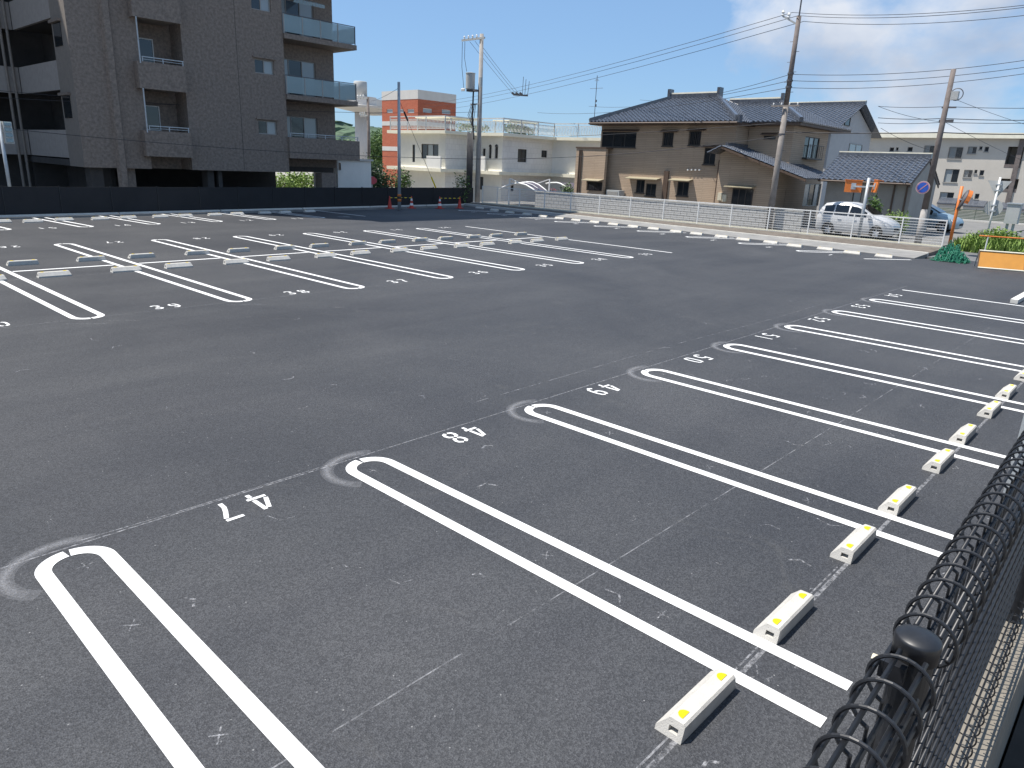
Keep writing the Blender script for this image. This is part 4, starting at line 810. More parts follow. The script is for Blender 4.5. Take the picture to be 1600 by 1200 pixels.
def railing(pts, top):
    r = bpy.data.objects.new('railing', None); COL.objects.link(r); r.parent = wb; r.location = Vector(pts[0])-wb.location
    for a, b in zip(pts[:-1], pts[1:]):
        a, b = Vector(a), Vector(b); Ln = (b-a).length; n = max(2, int(Ln/0.16)); m = max(1, int(Ln/1.8))
        mb = MB(); mb.bar(a+Vector((0, 0, top)), b+Vector((0, 0, top)), 0.08); mb.bar(a+Vector((0, 0, 0.12)), b+Vector((0, 0, 0.12)), 0.03); mb.bar(a+Vector((0, 0, top-0.2)), b+Vector((0, 0, top-0.2)), 0.04); mb.build('handrail', 'rail', r)
        for k in range(m): p = a+(b-a)*k/m; mb = MB(); mb.box(p.x-0.03, p.x+0.03, p.y-0.03, p.y+0.03, p.z, p.z+top+0.06); mb.build('rail_post', 'galv', r)
        mb = MB()
        for k in range(n):
            p = a+(b-a)*(k+0.5)/n; q = (b-a)/Ln*0.05; mb.tube([p+Vector((0, 0, 0.12)), p+q+Vector((0, 0, top*0.35)), p-q+Vector((0, 0, top*0.6)), p+Vector((0, 0, top-0.2))], 0.028, 4, cap=False)
        mb.build('baluster', 'rail', r, kind='stuff')
railing([(xa-0.5, yl+0.3, zr_), (xa-0.5, y1_-0.5, zr_), (xm-0.5, y1_-0.5, zr_), (xm-0.5, y2_-0.5, zr_), (xc-0.5, y2_-0.5, zr_), (xc-0.5, y3_, zr_)], 1.05)
box('roof_shelter', 'fascia', wb, xa+1.5, xa+5.0, y1_+1.0, yl-0.5, zr_+1.1, zr_+1.22)
for a, b in ((xa+1.6, y1_+1.2), (xa+1.6, yl-0.7), (xa+4.8, y1_+1.2), (xa+4.8, yl-0.7)): box('shelter_post', 'galv', wb, a, a+0.08, b, b+0.08, zr_, zr_+1.099)
box('roof_shelter', 'fascia', wb, xm+1.5, xm+5, y2_+0.8, y1_-0.8, zr_+1.0, zr_+1.1)
for a, b in ((xm+1.6, y2_+1), (xm+1.6, y1_-1), (xm+4.8, y2_+1), (xm+4.8, y1_-1)): box('shelter_post', 'galv', wb, a, a+0.08, b, b+0.08, zr_, zr_+0.999)

# ================================================================== RED BRICK BUILDING
cx_, cy_ = D(653, 140, 92).x, D(653, 140, 92).y
rbld = empty('brick_building', (cx_+4, cy_+4, -0.9), 'red brick office block with pale bands behind the white building', 'building')
lyy = onx(597, 190, cx_)[0]; rxx = ony(712, 190, cy_)[0]; zt3 = zat(cx_, cy_, 140)
bands = [(zat(cx_, cy_, 154.5), zt3), (zat(cx_, cy_, 196), zat(cx_, cy_, 189)), (zat(cx_, cy_, 237), zat(cx_, cy_, 230))]
wl = [rect('x', cx_, a, 170.5, b, 176.5) for a, b in ((604, 613.5), (624, 630.5), (636.5, 647))]; wr = [rect('y', cy_, a, 169.5+i*2, b, 176+i*2) for i, (a, b) in enumerate(((661, 675), (690.5, 704)))]
zsplit = [-0.9, bands[2][0], bands[2][1], bands[1][0], bands[1][1], bands[0][0], bands[0][1]]
for i in range(6):
    mm = 'brick' if i % 2 == 0 else 'band'; z0, z1 = zsplit[i], zsplit[i+1]; o = 0.0 if i % 2 == 0 else -0.03
    wall('wall' if i % 2 == 0 else 'band', mm, rbld, 'x', cx_+o, cy_+o, lyy, z0, z1, wl if i == 4 else (), 0.3, 0.15); wall('wall' if i % 2 == 0 else 'band', mm, rbld, 'y', cy_+o, cx_+o, rxx, z0, z1, wr if i == 4 else (), 0.3, 0.15)
for h in wl: window(rbld, 'x', cx_, h, d=0.1, fr='whitem', gl='glassl', split=1)
for h in wr: window(rbld, 'y', cy_, h, d=0.1, fr='whitem', gl='glassl', split=1)
box('roof', 'band', rbld, cx_+0.3, rxx-0.1, cy_+0.3, lyy-0.1, zt3-0.4, zt3-0.1); box('end_wall', 'brick', rbld, rxx-0.2, rxx-0.003, cy_+0.31, lyy, -0.9, zt3-0.45); box('end_wall', 'brick', rbld, cx_+0.31, rxx-0.21, lyy-0.2, lyy-0.003, -0.9, zt3-0.45)
# ================================================================== GREY TOWER
tp = D(567, 230, 130); dt = 130
tw_ = empty('water_tower', (tp.x, tp.y, -0.9), 'grey concrete tower with flat deck and drum beside the brick building', 'tower')
zt = lambda py: zat(tp.x, tp.y, py); k_ = dt/FPX
mb = MB(); mb.lathe([(11.5*k_, -0.9), (11.5*k_, zt(176))], (tp.x, tp.y, 0), 20); mb.build('shaft', 'band', tw_, True)
mb = MB(); mb.lathe([(11*k_, zt(176)), (42*k_, zt(170)), (43*k_, zt(167)), (22*k_, zt(165)), (22*k_, zt(152))], (tp.x, tp.y, 0), 32); mb.build('deck', 'band', tw_)
a = D(580, 165, dt+2); b_ = D(600, 165, dt+2); mb = MB(); mb.box(min(a.x, b_.x)-1, max(a.x, b_.x)+1, min(a.y, b_.y), max(a.y, b_.y)+3, zt(176), zt(152)); mb.build('side_tank', 'band', tw_)
mb = MB(); mb.lathe([(10*k_, zt(152)), (10*k_, zt(128.5)), (9*k_, zt(127.5))], (tp.x-0.3, tp.y, 0), 20); mb.build('drum', 'boxgrey', tw_, True)
# low white wall / shed left of the trees
p = D(540, 270, 48); q = rect('y', p.y, 528, 251, 580, 300); t = empty('shed', ((q[0]+q[1])/2, p.y, -0.9), 'plain white shed wall right of the apartment block', 'shed'); box('wall', 'white', t, q[0], q[1], p.y, p.y+3, -0.9, q[3]); box('roof', 'band', t, q[0]-0.1, q[1]+0.1, p.y-0.15, p.y+3.1, q[3]+0.001, q[3]+0.12)
window(t, 'y', p.y, rect('y', p.y, 529, 254, 532, 266), d=-0.03, fr='frame', split=1)

# ================================================================== CREAM APARTMENT BLOCK (right)
XC = 92.0
cb = empty('apartment_building', (XC+6, 20, -0.9), 'cream three-storey apartment block on the far right', 'building')
cz = onx(1480, 216, XC)[1]; cyr, cyl = onx(1640, 260, XC)[0], onx(1330, 240, XC)[0]
def cr_(l, t, r, b): return rect('x', XC, l, t, r, b)
o_ = lambda x, y: (1440+x*0.1167, 190+y*0.1167)
ch = []
for l, t, r, b, kind in ((30, 320, 170, 470, 'w'), (360, 340, 545, 500, 'w'), (620, 335, 735, 430, 'w'), (770, 330, 815, 380, 's'), (840, 335, 900, 405, 's'), (305, 635, 495, 815, 'w'), (565, 645, 675, 750, 'w'), (705, 645, 745, 695, 's'), (775, 650, 835, 725, 's'), (240, 945, 430, 1045, 'w'), (645, 958, 685, 1010, 's'), (710, 965, 770, 1040, 's'), (-190, 340, -120, 400, 's'), (-430, 345, -370, 400, 's'), (-345, 345, -310, 390, 's'), (1130, 335, 1350, 620, 'o'), (1040, 765, 1285, 945, 'o')):
    a = o_(l, t); b2 = o_(r, b); ch.append((cr_(a[0], a[1], b2[0], b2[1]), kind))
ch = [(h, k) for h, k in ch if h[2] > -0.8]
wall('wall', 'cream', cb, 'x', XC, cyr, cyl, -0.9, cz, [h for h, k in ch], 0.3, 0.2)
for h, k in ch:
    if k == 'o':
        mb = MB(); mb.box(XC+1.9, XC+2.1, h[0]-0.2, h[1]+0.2, h[2]-0.3, h[3]+0.3); mb.build('stair_back', 'greywall', cb); mb = MB(); mb.box(XC+0.31, XC+1.9, h[1]+0.01, h[1]+0.2, h[2]-0.3, h[3]+0.2); mb.box(XC+0.31, XC+1.9, h[0]-0.2, h[0]-0.01, h[2]-0.3, h[3]+0.2); mb.box(XC+0.31, XC+1.9, h[0], h[1], h[2]-0.25, h[2]-0.05); mb.box(XC+0.31, XC+1.9, h[0], h[1], h[3]+0.02, h[3]+0.2); mb.build('stair_well', 'greywall', cb)
        mb = MB(); mb.box(XC-0.02, XC+0.05, h[0]+0.02, h[1]-0.02, h[2]+0.02, h[2]+0.35); mb.build('stair_rail', 'polew', cb)
    else: window(cb, 'x', XC, h, d=0.14, fr='frame', gl='glass', gl2='glassl' if k == 'w' else None, split=2 if k == 'w' else 1, sill=True, grille=(k == 'w' and h[2] > 3))
box('roof_fascia', 'fascia', cb, XC-0.6, XC+12, cyr-0.5, cyl+0.5, cz+0.001, cz+0.55); box('core', 'cream', cb, XC+2.2, XC+11, cyr, cyl, -0.9, cz)
rm = rect('x', XC, 1583, 216, 1590, 330); box('pilaster', 'polew', cb, XC-0.15, XC-0.002, onx(1592, 260, XC)[0], onx(1584, 260, XC)[0], -0.9, cz-0.01)
for l, r, t, b in ((1463, 1492, 314, 318), (1503, 1537, 318, 322), (1560, 1600, 322, 326)):
    h = rect('x', XC-1.2, l, t, r, b+9); zz_ = onx(l, t, XC-1.2)[1]; mb = MB(); mb.prism([(XC-1.2, h[0], zz_-0.3), (XC-1.2, h[0], zz_-0.15), (XC-0.002, h[0], zz_+0.4), (XC-0.002, h[0], zz_+0.2)], (0, h[1]-h[0], 0)); mb.build('canopy', 'tile', cb); box('canopy_wall', 'cream', cb, XC-1.1, XC-0.9, h[0], h[1], zz_-1.0, zz_-0.31)
# boundary of that block: low wall with mesh fence
XF = 66.0; bw = empty('boundary_fence', (XF, -5, -0.9), 'dull green mesh fence on a low concrete wall beyond the road', 'fence')
f0, f1 = onx(1650, 350, XF)[0], onx(1462, 345, XF)[0]; wz1 = onx(1540, 347.5, XF)[1]; fz1 = onx(1540, 327, XF)[1]
box('base_wall', 'concrete', bw, XF, XF+0.2, f0, f1, -0.9, wz1); box('coping', 'kerbwhite', bw, XF-0.03, XF+0.23, f0, f1, wz1+0.001, wz1+0.12)
n = int((f1-f0)/2)
for k in range(n+1): y = f0+(f1-f0)*k/n; mb = MB(); mb.box(XF+0.08, XF+0.12, y-0.02, y+0.02, wz1+0.121, fz1); mb.build('post', 'steel', bw)
mb = MB()
for k in range(int((fz1-wz1-0.15)/0.11)): z = wz1+0.16+k*0.11; mb.box(XF+0.07, XF+0.078, f0, f1, z, z+0.075)
mb.build('wire_panel', 'greenfence', bw, kind='stuff')

# ================================================================== POLES AND LINES
def pole(name, x, y, zt_, r0, r1, m, label, z0=-0.1, m2=None, zs=None):
    t = empty(name, (x, y, z0), label, 'pole')
    if m2:
        rs = r0+(r1-r0)*(zs-z0)/(zt_-z0)
        MB().tube([(x, y, z0), (x, y, zs)], r0, 14, rs).build('pole_foot', m2, t, True); MB().tube([(x, y, zs), (x, y, zt_)], rs-0.004, 14, r1).build('shaft', m, t, True)
    else: MB().tube([(x, y, z0), (x, y, zt_)], r0, 14, r1).build('shaft', m, t, True)
    return t
def ins(t, p, s=1.0): MB().lathe([(0.03*s, 0), (0.05*s, 0.03*s), (0.03*s, 0.07*s), (0.055*s, 0.1*s), (0.025*s, 0.16*s)], p, 8).build('insulator', 'whitem', t)
# thin galvanised pole standing in the lot
P1 = Vector((25.26, 28.36, 0)); z1 = zat(P1.x, P1.y, 128); t1 = pole('steel_pole', P1.x, P1.y, z1, 0.10, 0.075, 'galv', 'slim galvanised pole with orange band in the far corner', 0.0)
for a, b, m_ in ((303.5, 307, 'orange'), (307.3, 310.5, 'black'), (310.8, 315, 'orange')):
    MB().tube([(P1.x, P1.y, zat(P1.x, P1.y, b)), (P1.x, P1.y, zat(P1.x, P1.y, a))], 0.112, 14).build('warning_band', m_, t1, True)
# guy wire with yellow guard
ga = Vector((P1.x, P1.y, z1-0.9)); gb = G(692, 320, 0.0); gw_ = empty('guy_wire', gb, 'slanting guy wire in yellow guard behind the traffic cones', 'guy wire'); 
MB().tube([ga, gb], 0.012, 5).build('cable', 'wire', gw_); f1_ = 0.70; MB().tube([ga+(gb-ga)*f1_, ga+(gb-ga)*0.985], 0.045, 8).build('guard', 'yellow', gw_, True); MB().tube([ga+(gb-ga)*0.10, ga+(gb-ga)*0.17], 0.05, 8).build('strain_insulator', 'wire', gw_)
# concrete pole with transformer
P2 = Vector((35.1, 32.05, -0.5)); z2 = zat(P2.x, P2.y, 53)
t2 = pole('utility_pole', P2.x, P2.y, z2, 0.19, 0.13, 'pole', 'grey concrete utility pole carrying a drum transformer', -0.5)
za2 = zat(P2.x, P2.y, 60.5); MB().box(P2.x-0.2, P2.x-0.12, P2.y-0.45, P2.y+1.75, za2-0.06, za2+0.06).build('crossarm', 'boxgrey', t2)
for k in range(4): ins(t2, (P2.x-0.16, P2.y+0.3+0.4*k, za2+0.061), 1.3)
ztr = zat(P2.x-0.3, P2.y+0.5, 140); zth = zat(P2.x-0.3, P2.y+0.5, 114)
tr = MB().lathe([(0.28, ztr), (0.31, ztr+0.05), (0.31, zth-0.08), (0.33, zth-0.06), (0.33, zth), (0.05, zth+0.05)], (P2.x-0.35, P2.y+0.62, 0), 18).build('transformer', 'boxgrey', t2, False)
MB().box(P2.x-0.45, P2.x, P2.y-0.02, P2.y+0.9, ztr-0.12, ztr-0.01).build('bracket', 'steel', t2)
MB().box(P2.x-0.28, P2.x-0.14, P2.y-0.3, P2.y-0.14, zth-0.9, zth-0.3).build('switch_box', 'boxgrey', t2)
for k in range(3): ins(t2, (P2.x-0.5, P2.y+1.05+0.12*k, ztr-0.1), 1.2)
for k, (a, b) in enumerate((((P2.x-0.16, P2.y+1.7, za2-0.1), (P2.x-0.5, P2.y+1.1, ztr+0.1)), ((P2.x-0.16, P2.y+1.45, za2-0.1), (P2.x-0.45, P2.y+0.9, zth+0.1)), ((P2.x-0.3, P2.y+0.35, ztr), (P2.x-0.22, P2.y+0.28, ztr-3.2)))):
    a, b = Vector(a), Vector(b); MB().tube([a, (a+b)/2+Vector((0, 0.12, -0.1)), b], 0.018 if k < 2 else 0.06, 6).build('jumper', 'wire', t2)
zl = zat(P2.x, P2.y, 101+62); MB().box(P2.x-0.25, P2.x-0.17, P2.y-0.1, P2.y+0.7, zl-0.04, zl+0.04).build('crossarm', 'boxgrey', t2)
for k in range(5): MB().tube([(P2.x-0.25, P2.y+0.15+0.1*k, zl), (P2.x-0.3, P2.y+0.2+0.16*k, zl-0.7), (P2.x-0.3, P2.y+0.35, zl-1.5)], 0.02, 5).build('jumper', 'wire', t2)
# black cable risers beside it
cr0 = onx(735, 290, 34.9)[0]; t = empty('cable_riser', (34.9, cr0, -0.1), 'bundle of five black cable pipes left of the concrete pole', 'pipes')
for k in range(5):
    y = cr0+0.22-0.11*k*1.15; MB().tube([(34.75, y, -0.1), (34.75, y, zat(34.75, y, 205+1.5*(k % 3)))], 0.045, 8).build('pipe', 'wire', t, True)
for z in (1.6, 2.6, 3.6): MB().box(34.80, 34.84, cr0-0.35, cr0+0.3, z, z+0.05).build('strap', 'galv', t)
# tall pole by the tan house
p3y = onx(1203.5, 335, 35.0)[0]; P3_ = Vector((35.0, p3y, 0)); z3 = zat(P3_.x, p3y, 25)
t3 = pole('utility_pole', P3_.x, p3y, z3, 0.165, 0.105, 'polew', 'tall weathered utility pole in front of the tan house', 0.0, 'polemid', zat(P3_.x, p3y, 165))
MB().tube([(P3_.x, p3y, z3-0.2), (P3_.x, p3y, z3+1.8)], 0.035, 6).build('mast', 'steel', t3)
aa = Vector((P3_.x, p3y+0.05, z3-0.35)); ab = Vector((P3_.x-0.1, p3y+0.75, z3+0.05)); MB().bar(aa, ab, 0.08).build('crossarm', 'boxgrey', t3); ins(t3, ab, 1.6); ins(t3, aa+(ab-aa)*0.6+Vector((0, 0, 0.04)), 1.6)
zk = zat(P3_.x, p3y, 166); MB().box(P3_.x-0.23, P3_.x-0.17, p3y-0.75, p3y+0.65, zk-0.035, zk+0.035).build('crossarm', 'polemid', t3)
for k in range(4): ins(t3, (P3_.x-0.2, p3y-0.65+0.40*k, zk+0.036), 0.7)
for k in range(16): z = 2.2+0.45*k; MB().tube([(P3_.x, p3y+(0.1 if k % 2 else -0.1), z), (P3_.x, p3y+(0.26 if k % 2 else -0.26), z)], 0.012, 5).build('step_bolt', 'steel', t3)
for py_ in (115, 126, 136, 210): z = zat(P3_.x, p3y, py_); MB().tube([(P3_.x, p3y, z-0.04), (P3_.x, p3y, z+0.04)], 0.15, 12).build('band', 'steel', t3)
# brown pole with cable coil
p4y = onx(1441, 345, 35.6)[0]; P4 = Vector((35.6, p4y, 0)); z4 = zat(P4.x, p4y, 108)
t4 = pole('utility_pole', P4.x, p4y, z4, 0.15, 0.10, 'polew', 'brown utility pole with cable coil near the orange mirror', 0.0, 'pole', zat(P4.x, p4y, 327))
zc_ = zat(P4.x, p4y, 148); MB().tube([(P4.x-0.05, p4y-0.33+0.24*math.cos(a), zc_+0.24*math.sin(a)) for a in [2*math.pi*k/20 for k in range(21)]], 0.02, 5, cap=False).build('cable_coil', 'steel', t4); MB().box(P4.x-0.12, P4.x+0.08, p4y-0.4, p4y-0.12, zc_-0.22, zc_+0.12).build('junction_box', 'boxgrey', t4)
for py_ in (168, 188, 190): z = zat(P4.x, p4y, py_); MB().box(P4.x-0.05, P4.x+0.05, p4y-0.4, p4y+0.15, z-0.03, z+0.03).build('bracket', 'steel', t4)
# small pole by the shed with a red sign
q5 = D(577, 285, 62); z5 = zat(q5.x, q5.y, 152); t5 = pole('utility_pole', q5.x, q5.y, z5, 0.15, 0.11, 'polew', 'dark slim utility pole left of the brick building', -0.9)
for py_, w_ in ((154, 1.2), (181, 0.9)): z = zat(q5.x, q5.y, py_); MB().box(q5.x-0.2, q5.x-0.12, q5.y-0.1, q5.y+w_, z-0.05, z+0.05).build('crossarm', 'boxgrey', t5); [ins(t5, (q5.x-0.16, q5.y+w_*k/3, z+0.051), 1.6) for k in (1, 2, 3)]
q6 = D(581, 282, 50); t = empty('road_sign', (q6.x, q6.y, -0.9), 'small red sign on a post in front of dark shrubs', 'sign'); MB().tube([(q6.x+0.04, q6.y+0.04, -0.9), (q6.x+0.04, q6.y+0.04, q6.z+0.3)], 0.03, 6).build('post', 'whitem', t); MB().prism([(q6.x-0.27*math.cos(a), q6.y+0.24*math.cos(a), q6.z+0.28*math.sin(a)) for a in [math.pi*(2*k+1)/8 for k in range(8)]], (0.03, 0.03, 0)).build('plate', 'signred', t)

def sagwire(a, b, sag, r, label, grp='overhead lines', n=14, name='overhead_line'):
    a, b = Vector(a), Vector(b); pts = [a+(b-a)*(k/n)+Vector((0, 0, -4*sag*(k/n)*(1-k/n))) for k in range(n+1)]
    o = MB().tube(pts, r, 5).build(name, 'wire', None, True, loc=tuple(a)); return tag(o, label, 'wire', grp)
tops = [(19, 590, 163, (1600, 3)), (25, 590, 168, (1600, 6)), (35, 590, 175, (1600, 19))]; nm3 = ('uppermost', 'middle', 'lowest')
for k, (py_, lx, ly, rp) in enumerate(tops):
    a = Vector((P3_.x-0.1, p3y+0.3-0.3*k, zat(P3_.x, p3y, py_)))
    sagwire(a, D(lx, ly+3, 120), 1.2, 0.013, '%s of three high lines from the tall pole to the left' % nm3[k]); sagwire(a, D(rp[0]+60, rp[1]-2, 24), 0.25, 0.011, '%s of three high lines leaving the tall pole rightward' % nm3[k])
for k, (py_, ry) in enumerate(((116, 90), (126, 101), (137, 111))):
    a = Vector((P3_.x, p3y, zat(P3_.x, p3y, py_)))
    sagwire(a, D(1660, ry-5, 30), 0.3, 0.012, '%s of three mid-height lines right of the tall pole' % nm3[k]); sagwire(a, D(1000-80*k, 156+10*k, 70), 0.5, 0.013, '%s of three mid-height lines left of the tall pole' % nm3[k])
a = Vector((P3_.x-0.12, p3y, zat(P3_.x, p3y, 213))); sagwire(a, D(880, 246, 48), 0.15, 0.016, 'low service cable crossing the tan house wall'); sagwire(D(880, 246, 48), D(640, 246, 44), 0.1, 0.016, 'dark service cable crossing the white building'); sagwire(D(640, 246, 44), D(-40, 196, 30), 0.2, 0.013, 'lower thin cable crossing the brown apartment block')
a = Vector((P3_.x-0.12, p3y, zat(P3_.x, p3y, 192))); sagwire(a, D(890, 213, 46), 0.05, 0.013, 'upper service cable under the eaves of the tan house')
sagwire(D(745, 175, 50), D(-40, 138, 31), 0.4, 0.012, 'upper thin cable crossing the brown apartment block'); sagwire(D(560, 158, 45), D(-40, 150, 30.5), 0.3, 0.010, 'faint middle cable crossing the brown apartment block')
for k, (ly, ry, rr_) in enumerate(((166, 167, 0.012), (184, 186, 0.016), (192, 190, 0.012), (206, 208, 0.022))):
    a = Vector((P4.x, p4y, zat(P4.x, p4y, (ly+ry)/2))); sagwire(a, D(1660, ry+1, 34), 0.05, rr_, '%s line running right from the brown pole' % ('first', 'second', 'third', 'fourth')[k]); sagwire(a, D(1372 if k < 3 else 1215, ly, 38 if k < 3 else 36), 0.05, rr_, '%s line running left from the brown pole' % ('first', 'second', 'third', 'fourth')[k])
for k, (x, y, x2, y2) in enumerate(((1480, 150, 1640, 205), (1475, 190, 1640, 268), (1372, 166, 1468, 190), (1376, 200, 1458, 236))):
    sagwire(D(x, y, 35), D(x2, y2, 45 if k < 2 else 35.5), 0.1, 0.010, ('slanting cable from the coil down to the right', 'slanting cable over the cream block wall', 'short slanting cable left of the brown pole top', 'short slanting cable by the pale gable')[k])
sagwire((P1.x, P1.y, z1-0.3), D(580, 158, 60), 0.1, 0.012, 'short line from the slim pole to the left')
# dead-end arm hanging between the lines, with its cables
da = D(802, 148, 58); t = empty('line_spreader', da, 'small insulated arm hanging on the lines right of transformer', 'line fitting')
MB().bar(da, D(825, 149.5, 58), 0.12).build('arm', 'steel', t)
for k, px_ in enumerate((800, 806, 812)): q = D(px_, 145, 58); MB().bar(q, D(px_+4, 148, 58), 0.2, 0.16).build('insulator', 'steel', t)
for k, (px_, py_) in enumerate(((818, 120), (822, 124), (827, 127))): MB().tube([D(816+4*k, 149, 58), D(px_-1, (py_+148)/2, 58), D(px_, py_, 58)], 0.02, 5).build('jumper', 'wire', t)
for k, (x0_, y0_) in enumerate(((734, 65), (742, 64), (753, 72))): sagwire(D(x0_, y0_, 49), D(800+5*k, 145, 58), 0.05, 0.012, '%s of three cables slanting from pole top to spreader' % ('left', 'middle', 'right')[k])

# ================================================================== SIGNS, MIRRORS, CONES
def disc(c, nrm, r, th, n=24):
    nrm = Vector(nrm).normalized(); a = nrm.cross(Vector((0, 0, 1))).normalized(); b = a.cross(nrm); c = Vector(c)
    return [c+a*(r*math.cos(2*math.pi*k/n))+b*(r*math.sin(2*math.pi*k/n)) for k in range(n)], nrm*th, a, b
sc = Vector((P4.x-0.25, onx(1442, 293, P4.x-0.25)[0], onx(1442, 293, P4.x-0.25)[1])); nn_ = Vector((-1, -0.25, 0)).normalized()
t = empty('road_sign', sc, 'round blue no-parking sign with red rim on the brown pole', 'sign')
p, e, a_, b_ = disc(sc, nn_, 0.28, 0.02); MB().prism(p, e).build('plate', 'whitem', t)
p, e, *_ = disc(sc+nn_*0.0225, nn_, 0.268, 0.004); MB().prism(p, e).build('rim', 'signpink', t); p, e, *_ = disc(sc+nn_*0.029, nn_, 0.218, 0.004); MB().prism(p, e).build('field', 'signblue', t)
dg = (a_+b_*-1).normalized(); dp = dg.cross(nn_).normalized(); c0 = sc+nn_*0.0355
sgn = 1
q = (a_*-1+b_).normalized() if sgn else dg; pr = q.cross(nn_).normalized(); MB().prism([c0+q*0.21+pr*0.022, c0+q*0.21-pr*0.022, c0-q*0.21-pr*0.022, c0-q*0.21+pr*0.022], nn_*0.003).build('slash', 'signpink', t)
MB().box(sc.x+0.001, P4.x-0.1, sc.y-0.03, sc.y+0.03, sc.z-0.05, sc.z+0.05).build('bracket', 'galv', t)
# orange pole with round convex mirror
oy = onx(1481, 393, 33.3)[0]; oz = zat(33.3, oy, 291); t = empty('traffic_mirror', (33.3, oy, 0.1), 'orange pole with round convex mirror beside the fence end', 'traffic mirror')
MB().tube([(33.3, oy, 0.1), (33.3, oy, oz)], 0.062, 12).build('pole', 'orange', t, True)
mc = Vector((33.2, onx(1506, 313, 33.2)[0], onx(1506, 313, 33.2)[1])); mn = Vector((0.33, -0.90, -0.30)).normalized()
p, e, a_, b_ = disc(mc, mn, 0.40, 0.03, 28); MB().prism(p, -mn*0.07).build('back_shell', 'steel', t, True)
mb = MB(); ring = []
for j in range(5):
    f = j/4; pp, *_ = disc(mc+mn*(0.03*(1-f*f)+0.001), mn, max(0.37*f, 0.002), 0, 28); ring.append(pp)
mb.add(sum(ring, []), [(j*28+k, j*28+(k+1) % 28, (j+1)*28+(k+1) % 28, (j+1)*28+k) for j in range(4) for k in range(28)]); mb.build('mirror_face', 'mirror', t, True)
hood = []; pp, *_ = disc(mc, mn, 0.42, 0, 28); up_ = [k for k in range(28) if (pp[k]-mc).z > -0.1]
mb = MB(); hp = sorted(up_, key=lambda k: (pp[k]-mc).dot(a_)); vs1 = [pp[k]-mn*0.02 for k in hp]; vs2 = [pp[k]+mn*0.13 for k in hp]; n = len(hp)
vs3 = [mc+(v-mc)*1.03 for v in vs1]; vs4 = [mc+mn*0.13+(v-mc-mn*0.13)*1.03 for v in vs2]
mb.add(vs1+vs2, [(k, k+1, n+k+1, n+k) for k in range(n-1)]); mb.add(vs3+vs4, [(k, n+k, n+k+1, k+1) for k in range(n-1)]); mb.build('hood', 'orange', t)
MB().bar((33.3, oy, mc.z), mc-mn*0.12, 0.06).build('bracket', 'galv', t)
# pole with two rectangular mirrors
dx = 34.5; dy = onx(1341, 372, dx)[0]; dz = zat(dx, dy, 278); t = empty('traffic_mirror', (dx, dy, 0.0), 'grey pole with two orange-backed rectangular mirrors behind fence', 'traffic mirror')
MB().tube([(dx, dy, 0), (dx, dy, dz)], 0.07, 12).build('pole', 'galv', t, True)
for nm, (l, r), nv in (('mirror', (1322, 1345), Vector((0.9, 0.45, -0.1))), ('mirror', (1357, 1377), Vector((0.5, -0.85, -0.12)))):
    cc = onx((l+r)/2, 291, dx); c = Vector((dx, cc[0], cc[1])); nv = nv.normalized(); s_ = nv.cross(Vector((0, 0, 1))).normalized(); u_ = s_.cross(nv); W2, H2 = 0.36, 0.27
    m_ = MB(); m_.prism([c+s_*W2+u_*H2, c-s_*W2+u_*H2, c-s_*W2-u_*H2, c+s_*W2-u_*H2], nv*0.06); mo = m_.build(nm, 'orange', t)
    m_ = MB(); m_.prism([c-nv*0.03+s_*(W2+0.02)+u_*(H2+0.02), c-nv*0.03-s_*(W2+0.02)+u_*(H2+0.02), c-nv*0.03-s_*(W2+0.02)+u_*(H2-0.02), c-nv*0.03+s_*(W2+0.02)+u_*(H2-0.02)], nv*0.25); m_.build('hood', 'orange', mo)
    m_ = MB(); m_.prism([c+nv*0.0605+s_*(W2-0.04)+u_*(H2-0.05), c+nv*0.0605-s_*(W2-0.04)+u_*(H2-0.05), c+nv*0.0605-s_*(W2-0.04)-u_*(H2-0.05), c+nv*0.0605+s_*(W2-0.04)-u_*(H2-0.05)], nv*0.01); m_.build('mirror_face', 'mirror', mo)
    MB().bar((dx, dy, c.z), c-nv*0.002, 0.07).build('bracket', 'galv', t); MB().prism([c-nv*0.03+s_*0.1+u_*0.14, c-nv*0.03-s_*0.1+u_*0.14, c-nv*0.03-s_*0.1-u_*0.14, c-nv*0.03+s_*0.1-u_*0.14], nv*0.029).build('backplate', 'galv', mo)
# backs of the stop sign and round sign
sx_ = 38.0; sy_ = onx(1541, 372, sx_)[0]; sz_ = zat(sx_, sy_, 277); t = empty('road_sign', (sx_, sy_, -0.03), 'white post with the grey backs of triangular and round signs', 'sign')
MB().tube([(sx_, sy_, -0.03), (sx_, sy_, sz_)], 0.045, 10).build('post', 'whitem', t, True)
c = sz_-0.42; MB().prism([(sx_+0.06, sy_-0.46, c+0.27), (sx_+0.06, sy_+0.46, c+0.27), (sx_+0.06, sy_, c-0.5)], (0.02, 0, 0)).build('triangle_plate', 'boxgrey', t); p, e, *_ = disc((sx_+0.06, sy_, c-0.92), (1, 0, 0), 0.36, 0.02); MB().prism(p, e).build('round_plate', 'boxgrey', t)
for z in (c+0.1, c-0.15, c-0.8, c-1.05): MB().box(sx_-0.05, sx_+0.059, sy_-0.12, sy_+0.12, z-0.03, z+0.03).build('clamp', 'galv', t)
# grey cabinet on two legs
kx = 37.0; h = rect('x', kx, 1571, 319, 1592, 350); t = empty('control_cabinet', (kx, h[0], -0.03), 'grey metal cabinet on two legs at the right edge', 'cabinet')
box('body', 'boxgrey', t, kx, kx+0.45, h[0], h[1], h[2], h[3]); [box('leg', 'galv', t, kx+0.15, kx+0.25, y, y+0.1, -0.03, h[2]-0.001) for y in (h[0]+0.08, h[1]-0.18)]; box('lid', 'galv', t, kx-0.04, kx+0.5, h[0]-0.04, h[1]+0.04, h[3]+0.001, h[3]+0.05)
